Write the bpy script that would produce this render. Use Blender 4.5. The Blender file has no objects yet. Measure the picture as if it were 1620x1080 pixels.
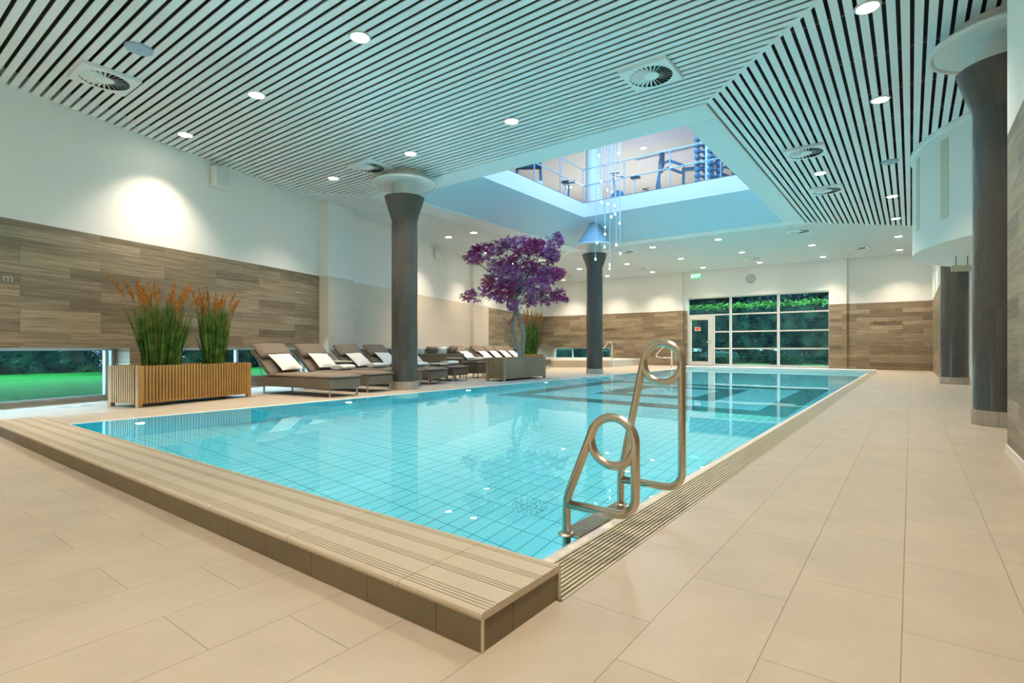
import bpy, bmesh, math, random
from mathutils import Vector, Matrix
C = bpy.context.scene.collection
SC = bpy.context.scene
PI = math.pi
# ------------------------------------------------------------ camera, world, exposure
TH = math.atan2(631., 841.)
cam = bpy.data.objects.new('camera', bpy.data.cameras.new('camera'))
C.objects.link(cam); SC.camera = cam
cam.location = (0, 0, .8); cam.rotation_euler = (PI/2, 0, TH)
cam.data.sensor_width = 36; cam.data.lens = 841/1620*36; cam.data.shift_y = 10/1620.
cam.data.clip_start = .05; cam.data.clip_end = 300
w = bpy.data.worlds.new('sky'); SC.world = w; w.use_nodes = True
wn = w.node_tree; bgn = wn.nodes['Background']
sky = wn.nodes.new('ShaderNodeTexSky'); sky.sky_type = 'HOSEK_WILKIE'
sky.sun_direction = Vector((-.3, -.5, .8)).normalized(); sky.turbidity = 3
wmix = wn.nodes.new('ShaderNodeMix'); wmix.data_type = 'RGBA'; wmix.inputs[0].default_value = .6
wn.links.new(sky.outputs[0], wmix.inputs[6]); wmix.inputs[7].default_value = (.54, .76, 1, 1)
wn.links.new(wmix.outputs[2], bgn.inputs[0]); bgn.inputs[1].default_value = 24
SC.view_settings.view_transform = 'Standard'; SC.view_settings.look = 'None'
SC.view_settings.exposure = 0.6; SC.view_settings.gamma = 1
SC.view_settings.use_curve_mapping = False
cy = SC.cycles
cy.max_bounces = 9; cy.diffuse_bounces = 5; cy.glossy_bounces = 4; cy.transmission_bounces = 8
cy.transparent_max_bounces = 12; cy.sample_clamp_indirect = 6; cy.use_denoising = True
cy.caustics_reflective = False; cy.caustics_refractive = True; cy.blur_glossy = .5
SPOT_W = 232.0        # each hall downlight
UNDER_W = 270.0       # each underwater lamp
GYM_W = 300.0
CZ = 4.15             # hall ceiling

# ------------------------------------------------------------ materials
def newmat(name):
    m = bpy.data.materials.new(name); m.use_nodes = True
    return m, m.node_tree.nodes, m.node_tree.links, m.node_tree.nodes['Principled BSDF']
def pbr(name, col, rough=.5, metal=0, noise=0, nscale=8, spec=.5, coat=0, bump=0):
    m, N, L, b = newmat(name)
    b.inputs['Base Color'].default_value = (*col, 1); b.inputs['Roughness'].default_value = rough
    b.inputs['Metallic'].default_value = metal; b.inputs['Specular IOR Level'].default_value = spec
    b.inputs['Coat Weight'].default_value = coat
    if noise or bump:
        tc = N.new('ShaderNodeTexCoord'); n = N.new('ShaderNodeTexNoise'); n.inputs['Scale'].default_value = nscale
        n.inputs['Detail'].default_value = 4
        L.new(tc.outputs['Object'], n.inputs['Vector'])
        if noise:
            mr = N.new('ShaderNodeMapRange'); mr.inputs[3].default_value = 1-noise; mr.inputs[4].default_value = 1+noise
            L.new(n.outputs['Fac'], mr.inputs[0])
            vm = N.new('ShaderNodeVectorMath'); vm.operation = 'SCALE'; vm.inputs[0].default_value = col
            L.new(mr.outputs[0], vm.inputs['Scale']); L.new(vm.outputs[0], b.inputs['Base Color'])
        if bump:
            bp = N.new('ShaderNodeBump'); bp.inputs['Strength'].default_value = bump; bp.inputs['Distance'].default_value = .01
            L.new(n.outputs['Fac'], bp.inputs['Height']); L.new(bp.outputs[0], b.inputs['Normal'])
    return m
def tiles(name, axes, bw, bh, c1, c2, mortar, msize, offs=.5, rough=.4, grain=0, gcol=None, gs=(1, 12, 12), shift=(0, 0), bumpd=.002, mottle=0, freq=2):
    """axes: which object-space axes run along (brick width, brick height)"""
    m, N, L, b = newmat(name)
    tc = N.new('ShaderNodeTexCoord'); sp = N.new('ShaderNodeSeparateXYZ'); cb = N.new('ShaderNodeCombineXYZ')
    L.new(tc.outputs['Object'], sp.inputs[0])
    for k in (0, 1):
        ad = N.new('ShaderNodeMath'); ad.operation = 'ADD'; ad.inputs[1].default_value = shift[k]
        if axes[k] == 'h':   # x+y: works on every vertical face
            a2 = N.new('ShaderNodeMath'); a2.operation = 'ADD'; L.new(sp.outputs[0], a2.inputs[0]); L.new(sp.outputs[1], a2.inputs[1]); L.new(a2.outputs[0], ad.inputs[0])
        elif axes[k] == 'a': # angle round the z axis, as arc length at r .25
            a2 = N.new('ShaderNodeMath'); a2.operation = 'ARCTAN2'; L.new(sp.outputs[1], a2.inputs[0]); L.new(sp.outputs[0], a2.inputs[1])
            a3 = N.new('ShaderNodeMath'); a3.operation = 'MULTIPLY'; a3.inputs[1].default_value = .25; L.new(a2.outputs[0], a3.inputs[0]); L.new(a3.outputs[0], ad.inputs[0])
        else: L.new(sp.outputs['xyz'.index(axes[k])], ad.inputs[0])
        L.new(ad.outputs[0], cb.inputs[k])
    br = N.new('ShaderNodeTexBrick'); L.new(cb.outputs[0], br.inputs['Vector'])
    br.inputs['Scale'].default_value = 1; br.inputs['Brick Width'].default_value = bw; br.inputs['Row Height'].default_value = bh
    br.inputs['Mortar Size'].default_value = msize; br.inputs['Mortar Smooth'].default_value = .1
    br.offset = offs; br.offset_frequency = freq
    br.inputs['Color1'].default_value = (*c1, 1); br.inputs['Color2'].default_value = (*c2, 1); br.inputs['Mortar'].default_value = (*mortar, 1)
    col = br.outputs['Color']
    if grain:
        mp = N.new('ShaderNodeMapping'); mp.inputs['Scale'].default_value = gs; L.new(cb.outputs[0], mp.inputs[0])
        ns = N.new('ShaderNodeTexNoise'); ns.inputs['Scale'].default_value = 1.6; ns.inputs['Detail'].default_value = 7; ns.inputs['Distortion'].default_value = .5
        # break the grain up from plank to plank
        va = N.new('ShaderNodeVectorMath'); va.operation = 'ADD'; sc_ = N.new('ShaderNodeVectorMath'); sc_.operation = 'SCALE'; sc_.inputs['Scale'].default_value = 40
        L.new(br.outputs['Color'], sc_.inputs[0]); L.new(mp.outputs[0], va.inputs[0]); L.new(sc_.outputs[0], va.inputs[1])
        L.new(va.outputs[0], ns.inputs['Vector'])
        rp = N.new('ShaderNodeMapRange'); rp.inputs[1].default_value = .3; rp.inputs[2].default_value = .72; rp.inputs[3].default_value = 1-grain; rp.inputs[4].default_value = 1+grain*.6
        L.new(ns.outputs['Fac'], rp.inputs[0])
        vm = N.new('ShaderNodeVectorMath'); vm.operation = 'SCALE'; L.new(col, vm.inputs[0]); L.new(rp.outputs[0], vm.inputs['Scale']); col = vm.outputs[0]
    if mottle:
        ns = N.new('ShaderNodeTexNoise'); ns.inputs['Scale'].default_value = 3.5; ns.inputs['Detail'].default_value = 8; ns.inputs['Roughness'].default_value = .65
        L.new(cb.outputs[0], ns.inputs['Vector'])
        rp = N.new('ShaderNodeMapRange'); rp.inputs[1].default_value = .3; rp.inputs[2].default_value = .7; rp.inputs[3].default_value = 1-mottle; rp.inputs[4].default_value = 1+mottle
        L.new(ns.outputs['Fac'], rp.inputs[0])
        vm = N.new('ShaderNodeVectorMath'); vm.operation = 'SCALE'; L.new(col, vm.inputs[0]); L.new(rp.outputs[0], vm.inputs['Scale']); col = vm.outputs[0]
    L.new(col, b.inputs['Base Color'])
    bp = N.new('ShaderNodeBump'); bp.inputs['Strength'].default_value = .5; bp.inputs['Distance'].default_value = bumpd; bp.invert = True
    L.new(br.outputs['Fac'], bp.inputs['Height']); L.new(bp.outputs[0], b.inputs['Normal'])
    b.inputs['Roughness'].default_value = rough
    return m
def emit(name, col, s):
    m, N, L, b = newmat(name)
    b.inputs['Base Color'].default_value = (*col, 1); b.inputs['Emission Color'].default_value = (*col, 1); b.inputs['Emission Strength'].default_value = s
    return m
def paneglass(name, tint=(1, 1, 1)):
    m, N, L, b = newmat(name); N.remove(b); out = N['Material Output']
    tr = N.new('ShaderNodeBsdfTransparent'); tr.inputs[0].default_value = (*tint, 1)
    gl = N.new('ShaderNodeBsdfGlossy'); gl.inputs['Roughness'].default_value = 0
    lw = N.new('ShaderNodeLayerWeight'); lw.inputs[0].default_value = .5     # facing term, the same from both sides of the pane
    pw_ = N.new('ShaderNodeMath'); pw_.operation = 'POWER'; pw_.inputs[1].default_value = 5; L.new(lw.outputs['Facing'], pw_.inputs[0])
    fr = N.new('ShaderNodeMath'); fr.operation = 'MULTIPLY_ADD'; fr.inputs[1].default_value = .92; fr.inputs[2].default_value = .03; L.new(pw_.outputs[0], fr.inputs[0])
    mx = N.new('ShaderNodeMixShader'); L.new(fr.outputs[0], mx.inputs[0]); L.new(tr.outputs[0], mx.inputs[1]); L.new(gl.outputs[0], mx.inputs[2])
    L.new(mx.outputs[0], out.inputs[0]); return m
def water():
    m, N, L, b = newmat('pool_water'); N.remove(b); out = N['Material Output']
    g = N.new('ShaderNodeBsdfGlass'); g.inputs['IOR'].default_value = 1.33; g.inputs['Roughness'].default_value = 0
    g.inputs['Color'].default_value = (.93, .985, 1, 1)
    tc = N.new('ShaderNodeTexCoord'); n = N.new('ShaderNodeTexNoise'); n.inputs['Scale'].default_value = 2.2; n.inputs['Detail'].default_value = 1
    L.new(tc.outputs['Object'], n.inputs['Vector'])
    bp = N.new('ShaderNodeBump'); bp.inputs['Strength'].default_value = .05; bp.inputs['Distance'].default_value = .01
    L.new(n.outputs['Fac'], bp.inputs['Height']); L.new(bp.outputs[0], g.inputs['Normal'])
    L.new(g.outputs[0], out.inputs[0]); return m
def leafmat(name, cols, rough=.5, scale=3.):
    m, N, L, b = newmat(name)
    tc = N.new('ShaderNodeTexCoord'); n = N.new('ShaderNodeTexNoise'); n.inputs['Scale'].default_value = scale; n.inputs['Detail'].default_value = 5
    L.new(tc.outputs['Object'], n.inputs['Vector'])
    cr = N.new('ShaderNodeValToRGB'); el = cr.color_ramp.elements
    while len(el) < len(cols): el.new(.5)
    for i, c in enumerate(cols): el[i].position = .3+.4*i/(len(cols)-1); el[i].color = (*c, 1)
    L.new(n.outputs['Fac'], cr.inputs[0]); L.new(cr.outputs[0], b.inputs['Base Color']); b.inputs['Roughness'].default_value = rough; b.inputs['Specular IOR Level'].default_value = .08
    return m
M = {}
tc_ = (.50, .425, .33)
M['floor'] = tiles('beige_floor_tile', 'yx', .61, .2935, tc_, (.47, .40, .31), (.29, .24, .165), .0017, .37, rough=.40, mottle=.09, shift=(.35, .02))
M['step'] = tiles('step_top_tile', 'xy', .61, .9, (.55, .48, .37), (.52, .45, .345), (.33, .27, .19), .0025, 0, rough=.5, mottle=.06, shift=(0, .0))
M['riser'] = tiles('shaded_riser_tile', 'hz', .305, .4, (.19, .15, .085), (.17, .135, .078), (.11, .085, .05), .003, 0, rough=.55, mottle=.12, shift=(0, .1))  # brown deepened: the riser's shade is put into the tile colour
M['nosing'] = pbr('step_nosing', (.33, .26, .15), .4, noise=.1)
M['wood'] = tiles('wood_look_wall_tile', 'xz', .98, .15, (.40, .30, .195), (.20, .145, .09), (.15, .11, .07), .0018, .41, rough=.42, grain=.42, gs=(1.1, 22, 1), freq=3, shift=(.2, .036))
M['woodh'] = tiles('wood_look_side_tile', 'hz', .98, .15, (.40, .30, .195), (.20, .145, .09), (.15, .11, .07), .0018, .41, rough=.42, grain=.42, gs=(1.1, 22, 1), freq=3, shift=(.2, .036))
M['cream'] = tiles('cream_wall_tile', 'hz', 1.2, .2, (.70, .62, .52), (.67, .59, .49), (.58, .51, .42), .002, .41, rough=.35)
M['white'] = pbr('white_plaster', (.88, .86, .81), .7, noise=.015, nscale=2)
M['slat'] = pbr('white_ceiling_slat', (.84, .86, .85), .4)
M['plenum'] = pbr('dark_plenum', (.035, .033, .03), .9)
M['frameband'] = pbr('painted_ceiling_band', (.78, .84, .84), .5)
M['cove'] = pbr('painted_cove', (.56, .74, .82), .6)
M['coneshade'] = pbr('shaded_cone_blue', (.22, .33, .39), .6)  # cove blue darkened, so the cone colour carries the shade inside the cove
M['pool'] = tiles('turquoise_pool_tile', 'xy', .12, .25, (.30, .78, .80), (.27, .755, .78), (.015, .27, .31), .0045, 0, rough=.35)
M['poolwall'] = tiles('turquoise_pool_wall_tile', 'hz', .25, .12, (.06, .60, .70), (.05, .58, .68), (.02, .32, .40), .003, 0, rough=.35)
M['lane'] = tiles('dark_green_pool_tile', 'xy', .12, .25, (.028, .15, .15), (.024, .13, .13), (.02, .09, .09), .003, 0, rough=.35)
M['water'] = water()
M['rim'] = pbr('white_pool_rim', (.82, .79, .72), .35)
M['grate'] = pbr('cream_grate_bar', (.56, .50, .36), .45)
M['dark'] = pbr('dark_gap', (.05, .042, .03), .8)
M['column'] = tiles('dark_bronze_column_tile', 'az', .0982, .6, (.082, .072, .062), (.068, .060, .052), (.05, .045, .04), .0015, .5, rough=.2, grain=.10, gs=(20, 3, 1))
M['colbase'] = tiles('greige_column_base_tile', 'az', .065, .6, (.42, .37, .30), (.38, .33, .27), (.25, .2, .15), .002, 0, rough=.45)
M['disc'] = pbr('white_lacquer', (.72, .73, .70), .4)
M['steel'] = pbr('brushed_steel', (.62, .55, .44), .27, metal=1, bump=.05, nscale=60)
M['chrome'] = pbr('polished_steel', (.8, .8, .78), .18, metal=1)
M['alu'] = pbr('aluminium_frame', (.66, .64, .60), .4)
M['bluealu'] = pbr('grey_window_frame', (.42, .46, .50), .4)
M['glass'] = paneglass('window_glass', (.82, .95, .93)); M['skyglass'] = paneglass('skylight_glass', (.52, .60, .66))
M['wicker'] = pbr('brown_wicker', (.135, .105, .072), .6, noise=.35, nscale=70, bump=.5)
M['cushion'] = pbr('taupe_cushion', (.20, .155, .115), .85, noise=.08, nscale=12)
M['linen'] = pbr('white_linen', (.83, .79, .72), .9, noise=.04, nscale=14, bump=.3)
M['towel'] = pbr('white_terry', (.84, .82, .76), .95, noise=.05, nscale=60, bump=.6)
M['metal'] = pbr('grey_metal_leg', (.42, .38, .33), .35, metal=.8)
M['teak'] = pbr('golden_teak', (.40, .20, .05), .5, noise=.3, nscale=5)
M['teak2'] = pbr('weathered_teak', (.34, .23, .14), .55, noise=.25, nscale=6)
M['teakd'] = pbr('teak_backing', (.16, .075, .022), .7)
M['soil'] = pbr('planter_gravel', (.33, .29, .24), .9, noise=.6, nscale=50, bump=1)
M['blade'] = leafmat('grass_blade_green', [(.020, .05, .010), (.075, .14, .025), (.17, .24, .05)], .5, 9)
M['plume'] = leafmat('rust_plume', [(.20, .075, .02), (.46, .19, .05)], .8, 20)
M['bark'] = pbr('grey_bark', (.30, .27, .23), .85, noise=.35, nscale=25, bump=1)
M['maple'] = leafmat('purple_maple_leaf', [(.26, .025, .08), (.42, .06, .22), (.42, .16, .42), (.52, .09, .10)], .5, 1.6)
M['lawn'] = leafmat('lawn_green', [(.0004, .048, .004), (.0012, .080, .008)], .9, 3)
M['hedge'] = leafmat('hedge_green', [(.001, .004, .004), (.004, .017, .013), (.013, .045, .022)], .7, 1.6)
M['hedgelit'] = leafmat('lit_hedge_top_green', [(.01, .05, .008), (.04, .13, .015)], .7, 2.2)  # brighter hedge green, with the light on its top painted in
M['lilac'] = leafmat('lilac_blossom', [(.20, .12, .26), (.42, .30, .46)], .8, 6)
M['treeleaf'] = leafmat('tree_green', [(.0006, .003, .004), (.002, .010, .010), (.006, .025, .018)], .7, .8)
M['trunk'] = pbr('dark_trunk', (.10, .085, .085), .9, noise=.3, nscale=6)
M['lens'] = emit('lamp_lens', (1, .93, .82), 26)
M['ulens'] = emit('underwater_lens', (.85, 1, .95), 3)
M['drop'] = emit('glass_drop_glow', (.92, 1, .98), 4)
M['wire'] = pbr('white_wire', (.75, .8, .82), .5)
M['exit'] = emit('exit_green', (.02, .45, .2), .7)
M['exitw'] = emit('exit_white', (.75, 1, .9), 1.6)
M['red'] = pbr('red_notice', (.75, .10, .07), .5)
M['cream2'] = pbr('cream_plastic', (.70, .66, .50), .5)
M['text'] = pbr('dark_lettering', (.055, .045, .035), .5)
M['textm'] = pbr('silver_lettering', (.45, .47, .45), .4, metal=.3)
M['clockface'] = pbr('clock_face', (.6, .64, .62), .5)
M['clockrim'] = pbr('clock_rim', (.30, .33, .33), .4)
M['niche'] = pbr('beige_niche', (.66, .62, .50), .7)
M['gymfloor'] = pbr('gym_floor', (.45, .44, .42), .6)
M['gymwall'] = pbr('gym_wall', (.80, .79, .76), .8)
M['gymceil'] = pbr('gym_ceiling', (.78, .77, .73), .8)
M['slab'] = pbr('white_slab_edge', (.76, .75, .80), .6)
M['brownstrip'] = pbr('brown_floor_strip', (.16, .12, .09), .6)
M['bluegrey'] = pbr('painted_rail', (.36, .47, .56), .4)
M['machine'] = pbr('dark_machine', (.03, .06, .10), .4)
M['machine2'] = pbr('blue_machine', (.10, .22, .34), .4)
M['machinew'] = pbr('white_machine', (.7, .74, .78), .4)

# ------------------------------------------------------------ mesh helpers
class MB:
    def __init__(s): s.v = []; s.f = []; s.m = None
    def _a(s, vs, fs):
        o = len(s.v); s.v += [tuple(s.m @ Vector(v)) if s.m else tuple(v) for v in vs]; s.f += [tuple(i+o for i in f) for f in fs]; return s
    def box(s, x0, x1, y0, y1, z0, z1):
        return s._a([(x0,y0,z0),(x1,y0,z0),(x1,y1,z0),(x0,y1,z0),(x0,y0,z1),(x1,y0,z1),(x1,y1,z1),(x0,y1,z1)],
                    [(0,3,2,1),(4,5,6,7),(0,1,5,4),(1,2,6,5),(2,3,7,6),(3,0,4,7)])
    def prism(s, poly, z0, z1):
        n = len(poly)
        return s._a([(x,y,z0) for x,y in poly]+[(x,y,z1) for x,y in poly],
                    [tuple(range(n-1,-1,-1)), tuple(range(n,2*n))]+[(i,(i+1)%n,(i+1)%n+n,i+n) for i in range(n)])
    def prof(s, poly, x0, x1):   # (y,z) profile run along x
        n = len(poly)
        return s._a([(x0,y,z) for y,z in poly]+[(x1,y,z) for y,z in poly],
                    [tuple(range(n-1,-1,-1)), tuple(range(n,2*n))]+[(i,(i+1)%n,(i+1)%n+n,i+n) for i in range(n)])
    def lathe(s, pr, n=32, cx=0, cy_=0, cap=True, ang=2*PI):
        m = len(pr); vs = []; fs = []
        for i in range(n):
            a = ang*i/n
            for r, z in pr: vs.append((cx+r*math.cos(a), cy_+r*math.sin(a), z))
        for i in range(n):
            j = (i+1) % n
            for k in range(m-1): fs.append((i*m+k, j*m+k, j*m+k+1, i*m+k+1))
        if cap:
            if pr[0][0] > 1e-5: fs.append(tuple(i*m for i in range(n-1,-1,-1)))
            if pr[-1][0] > 1e-5: fs.append(tuple(i*m+m-1 for i in range(n)))
        return s._a(vs, fs)
    def tube(s, pts, r, n=10, closed=False, caps=True):
        P = [Vector(p) for p in pts]; k = len(P); rr = r if isinstance(r, (list, tuple)) else [r]*k
        vs = []; fs = []; up = None
        for i, p in enumerate(P):
            if closed: t = (P[(i+1) % k]-P[i-1])
            else: t = P[min(i+1, k-1)]-P[max(i-1, 0)]
            t = t.normalized() if t.length > 1e-9 else Vector((0,0,1))
            if up is None:
                up = Vector((0,0,1)) if abs(t.z) < .9 else Vector((1,0,0))
            u = (up-t*up.dot(t)); u = u.normalized() if u.length > 1e-6 else t.orthogonal().normalized(); up = u
            w_ = t.cross(u)
            for j in range(n):
                a = 2*PI*j/n; vs.append(tuple(p+(u*math.cos(a)+w_*math.sin(a))*rr[i]))
        for i in range(k if closed else k-1):
            i2 = (i+1) % k
            for j in range(n): fs.append((i*n+j, i*n+(j+1)%n, i2*n+(j+1)%n, i2*n+j))
        if not closed and caps: fs += [tuple(range(n-1,-1,-1)), tuple((k-1)*n+j for j in range(n))]
        return s._a(vs, fs)
    def leaf(s, p, d, L, W, nrm=None):   # folded pointed leaf
        d = Vector(d).normalized(); nrm = nrm or Vector((random.uniform(-1,1), random.uniform(-1,1), random.uniform(-1,1)))
        sd = d.cross(nrm); sd = sd.normalized() if sd.length > 1e-6 else d.orthogonal().normalized(); p = Vector(p)
        up = sd.cross(d)*W*.35
        return s._a([p, p+d*L*.5+sd*W*.5+up, p+d*L, p+d*L*.5-sd*W*.5+up, p+d*L*.5], [(0,1,4),(1,2,4),(2,3,4),(3,0,4)])
    def build(s, name, mat, parent=None, smooth=False, loc=None, rot=None, bevel=0, origin=None):
        me = bpy.data.meshes.new(name)
        if origin: s.v = [(a-origin[0], b-origin[1], c-origin[2]) for a, b, c in s.v]
        me.from_pydata(s.v, [], s.f); me.update()
        for mm in (mat if isinstance(mat, (list, tuple)) else [mat]): me.materials.append(mm)
        if smooth: me.polygons.foreach_set('use_smooth', [True]*len(me.polygons))
        o = bpy.data.objects.new(name, me); C.objects.link(o)
        if origin: o.location = origin
        if loc: o.location = loc
        if rot is not None: o.rotation_euler = (0, 0, rot)
        if parent: o.parent = parent
        if smooth == 'auto':
            me.set_sharp_from_angle(angle=.7)
        if bevel:
            b = o.modifiers.new('b', 'BEVEL'); b.width = bevel; b.segments = 2; b.limit_method = 'ANGLE'
        return o
def tag(o, label=None, cat=None, group=None, kind=None):
    if label: o['label'] = label
    if cat: o['category'] = cat
    if group: o['group'] = group
    if kind: o['kind'] = kind
    return o
def empty(name, loc, rz=0, label=None, cat=None, group=None, kind=None):
    o = bpy.data.objects.new(name, None); C.objects.link(o); o.location = loc; o.rotation_euler = (0, 0, rz)
    return tag(o, label, cat, group, kind)
def dup(root, loc, rz=0, label=None, name=None):
    r = root.copy(); C.objects.link(r); r.location = loc; r.rotation_euler = (0, 0, rz)
    if label: r['label'] = label
    for ch in list(root.children):
        c = ch.copy(); C.objects.link(c); c.parent = r
        for g in list(ch.children):
            d = g.copy(); C.objects.link(d); d.parent = c
    return r
def S(name, mb, m, label, cat, **k):
    return tag(mb.build(name, m, **k), label, cat, kind='structure')
def text(body, name, size, mat, loc, rot, parent=None, ext=.003, align='CENTER'):
    cu = bpy.data.curves.new(name, 'FONT'); cu.body = body; cu.size = size; cu.extrude = ext; cu.align_x = align; cu.align_y = 'CENTER'
    cu.materials.append(mat); tmp = bpy.data.objects.new(name, cu); C.objects.link(tmp); bpy.context.view_layer.update()
    me = bpy.data.meshes.new_from_object(tmp); bpy.data.objects.remove(tmp)
    o = bpy.data.objects.new(name, me); C.objects.link(o); o.location = loc; o.rotation_euler = rot
    if parent: o.parent = parent
    return o

# ============================================================ SETTING
PX0, PX1, PY0, PY1, PD = -7.05, -1.13, 1.45, 20.1, 1.35
# left wall frame: u runs along the wall, local y points out of the room
WT = math.atan2(1, -.303); WA, WB = -8.72, -.303
WU = math.hypot(1, .303)          # u per unit of Y
def U(y): return y*WU
def wallP(y, inn=0, z=0):         # a point on the left wall at world Y=y, pushed inn metres into the room
    nx, ny = 1/WU, .303/WU
    return (WA+WB*y+nx*inn, y+ny*inn, z)
# ---- floor around the pool
fb = MB()
fb.box(-.88, 4.2, -4, 24, -.3, 0)
fb.box(-7.05, -.88, -4, PY0-.02, -.3, 0)
fb.box(-7.05, -.88, 20.3, 24, -.3, 0)
fb.prism([(-7.11, -4), (-7.11, 24), (-16.8, 24), (-8.2, -4)][::1], -.3, 0)
S('floor', fb, M['floor'], 'beige stone tile floor around the pool', 'floor')
cp = MB().box(-7.11, -7.0501, PY0-.02, 24, -.3, .0); cp.box(-7.05, -7.0, PY0-.02, PY0, -.3, -.02)
S('pool_coping', cp, M['rim'], 'pale coping strip along the lounger side of the pool', 'coping')
# ---- pool basin
pb = MB().box(PX0, PX1, PY0, PY1, -PD-.1, -PD)
S('pool_floor', pb, M['pool'], 'turquoise tiled bottom of the pool under water', 'pool')
pw = MB()
pw.box(PX0-.05, PX0, PY0, PY1, -PD, -.0041); pw.box(PX1, PX1+.05, PY0, PY1, -PD, -.03)
pw.box(PX0, PX1, PY0-.02, PY0, -PD, -.001); pw.box(PX0, PX1, PY1, PY1+.06, -PD, -.001)
S('pool_wall', pw, M['poolwall'], 'turquoise tiled side walls of the pool', 'pool')
lb = MB(); z0, z1 = -PD, -PD+.004
def ring(xa, xb, ya, yb, wn, wf, wl, wr):
    lb.box(xa, xb, ya, ya+wn, z0, z1); lb.box(xa, xb, yb-wf, yb, z0, z1)
    lb.box(xa, xa+wl, ya+wn, yb-wf, z0, z1); lb.box(xb-wr, xb, ya+wn, yb-wf, z0, z1)
ring(-6.6, -1.4, 8.3, 13.3, .5, .5, .48, .48)
ring(-5.2, -2.8, 9.7, 12.3, .5, .5, .48, .48)
S('pool_marking', lb, M['lane'], 'dark green tile rectangles inlaid in the pool bottom', 'pool marking')
wt = MB()
nx, ny = 2, 2
wt._a([(PX0, PY0, 0), (PX1+.01, PY0, 0), (PX1+.01, PY1, 0), (PX0, PY1, 0)], [(0, 1, 2, 3)])
S('water_surface', wt, M['water'], 'clear still turquoise pool water', 'water', origin=(0, 0, 0), loc=(0, 0, -.004))
# ---- overflow rim and grating on the walkway side
rm = MB().prof([(0, -.3), (.055, -.3), (.055, -.012), (.04, -.002), (.02, -.001), (.004, -.009), (0, -.02)], 0, PY1-PY0+.2)
S('pool_rim', rm, M['rim'], 'white rounded overflow rim beside the gutter grating', 'pool rim', smooth='auto', loc=(PX1, PY0, 0)).rotation_euler = (0, 0, PI/2)
bpy.data.objects['pool_rim'].location.x = PX1+.055
gr = empty('gutter_grating', (PX1+.055, PY0, 0), 0, 'cream slatted gutter grating running along the walkway edge of the pool', 'grating', kind='structure')
g = MB(); L_ = 20.3-PY0; GW = -.88-(PX1+.055); nb = 11
for k in range(nb):
    x0 = .003+k*GW/nb; g.box(x0, x0+GW/nb*.56, 0, L_, -.022, -.001)
g.build('grate_bar', M['grate'], gr)['kind'] = 'stuff'
g = MB()
for k in range(int(L_/.25)): g.box(0, GW, .1+k*.25, .112+k*.25, -.03, -.012)
g.box(0, GW, 0, L_, -.31, -.12); g.build('gutter_channel', M['dark'], gr)
# ---- step at the near end, with grooved top
def groove_prof(y0, y1, z, grooves, d=.006, r=.012):
    p = [(y0+.004, z-.022), (y0, z-.012), (y0+.002, z-.004), (y0+.01, z)]
    for gy in grooves: p += [(gy, z), (gy+.0008, z-d), (gy+.0042, z-d), (gy+.005, z)]
    p += [(y1-.004, z), (y1, z-.004), (y1, z-.022)]
    return p[::-1]
SX0, SX1, SY0, SY1, SH = -7.0, -.895, 1.06, 1.452, .108
gv = [SY0+a for a in (.022, .036, .05, .064, .145, .158, .171, .255, .268, .281, .352, .365)]
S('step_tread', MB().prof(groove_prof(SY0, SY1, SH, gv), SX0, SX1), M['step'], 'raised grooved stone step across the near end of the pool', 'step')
S('step_riser', MB().box(SX0+.004, SX1-.004, SY0+.006, SY1-.003, 0, SH-.022), M['riser'], 'tiled riser, brown darkened for shade, under the grooved pool step', 'step')
e = MB().box(SX1-.006, SX1+.0005, SY0+.0055, SY0+.012, 0, SH-.02); e.box(SX1-.008, SX1+.0005, SY1-.011, SY1, 0, SH-.02)
S('step_edge_trim', e, M['grate'], 'thin pale corner trims of the pool step', 'trim')
fs = MB().box(-7.11, -.885, 20.12, 20.75, 0, .10)  # pale rim colour stands in for window reflections on the step
S('far_step', fs, M['rim'], 'low raised step, paled for window glare, across the window end of the pool', 'step')

# ---- left wall
FR = WT
def LW(name, mb, m, label, cat='wall'):
    o = S(name, mb, m, label, cat); o.location = (WA, 0, 0); o.rotation_euler = (0, 0, FR); return o
u = U
LW('wall_left', MB().box(u(-4), u(23.6), 0, .4, 2.45, 4.5), M['white'], 'white plastered upper part of the long side wall')
b = MB().box(u(-4), u(7.11), 0, .4, .8, 2.45); b.box(u(16.5), u(23.6), 0, .4, .8, 2.45)
for a_, c_ in ((3.02, 3.75), (15.0, 17.2), (-4, -1.2)): b.box(u(a_), u(c_), 0, .4, 0, .8)
LW('wall_left_wood', b, M['wood'], 'brown wood plank tile cladding on the long side wall')
b = MB().box(u(7.11), u(16.5), -.002, .4, .8, 2.45); b.box(u(7.0), u(8.4), .0, .4, 0, .8)
b.box(u(7.11), u(7.98), -.265, 0, 0, 2.44); b.box(u(15.1), u(16.45), -.16, 0, 0, 2.44)
LW('wall_left_cream', b, M['cream'], 'cream tiled middle stretch of the long side wall')
b = MB().box(u(7.11), u(7.98), -.262, 0, 2.44, 4.15); b.box(u(15.1), u(16.45), -.157, 0, 2.44, 4.15)
LW('wall_left_pillar', b, M['white'], 'white upper parts of the pillars on the long side wall')
LW('baseboard_left', MB().box(u(-4), u(23.6), .36, .42, -.02, .06), M['alu'], 'pale sill strip under the low windows', 'sill')
LW('wall_left_outer', MB().box(u(-4), u(23.6), .40, .44, -.3, .06), M['white'], 'outer plinth under the low windows')
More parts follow.
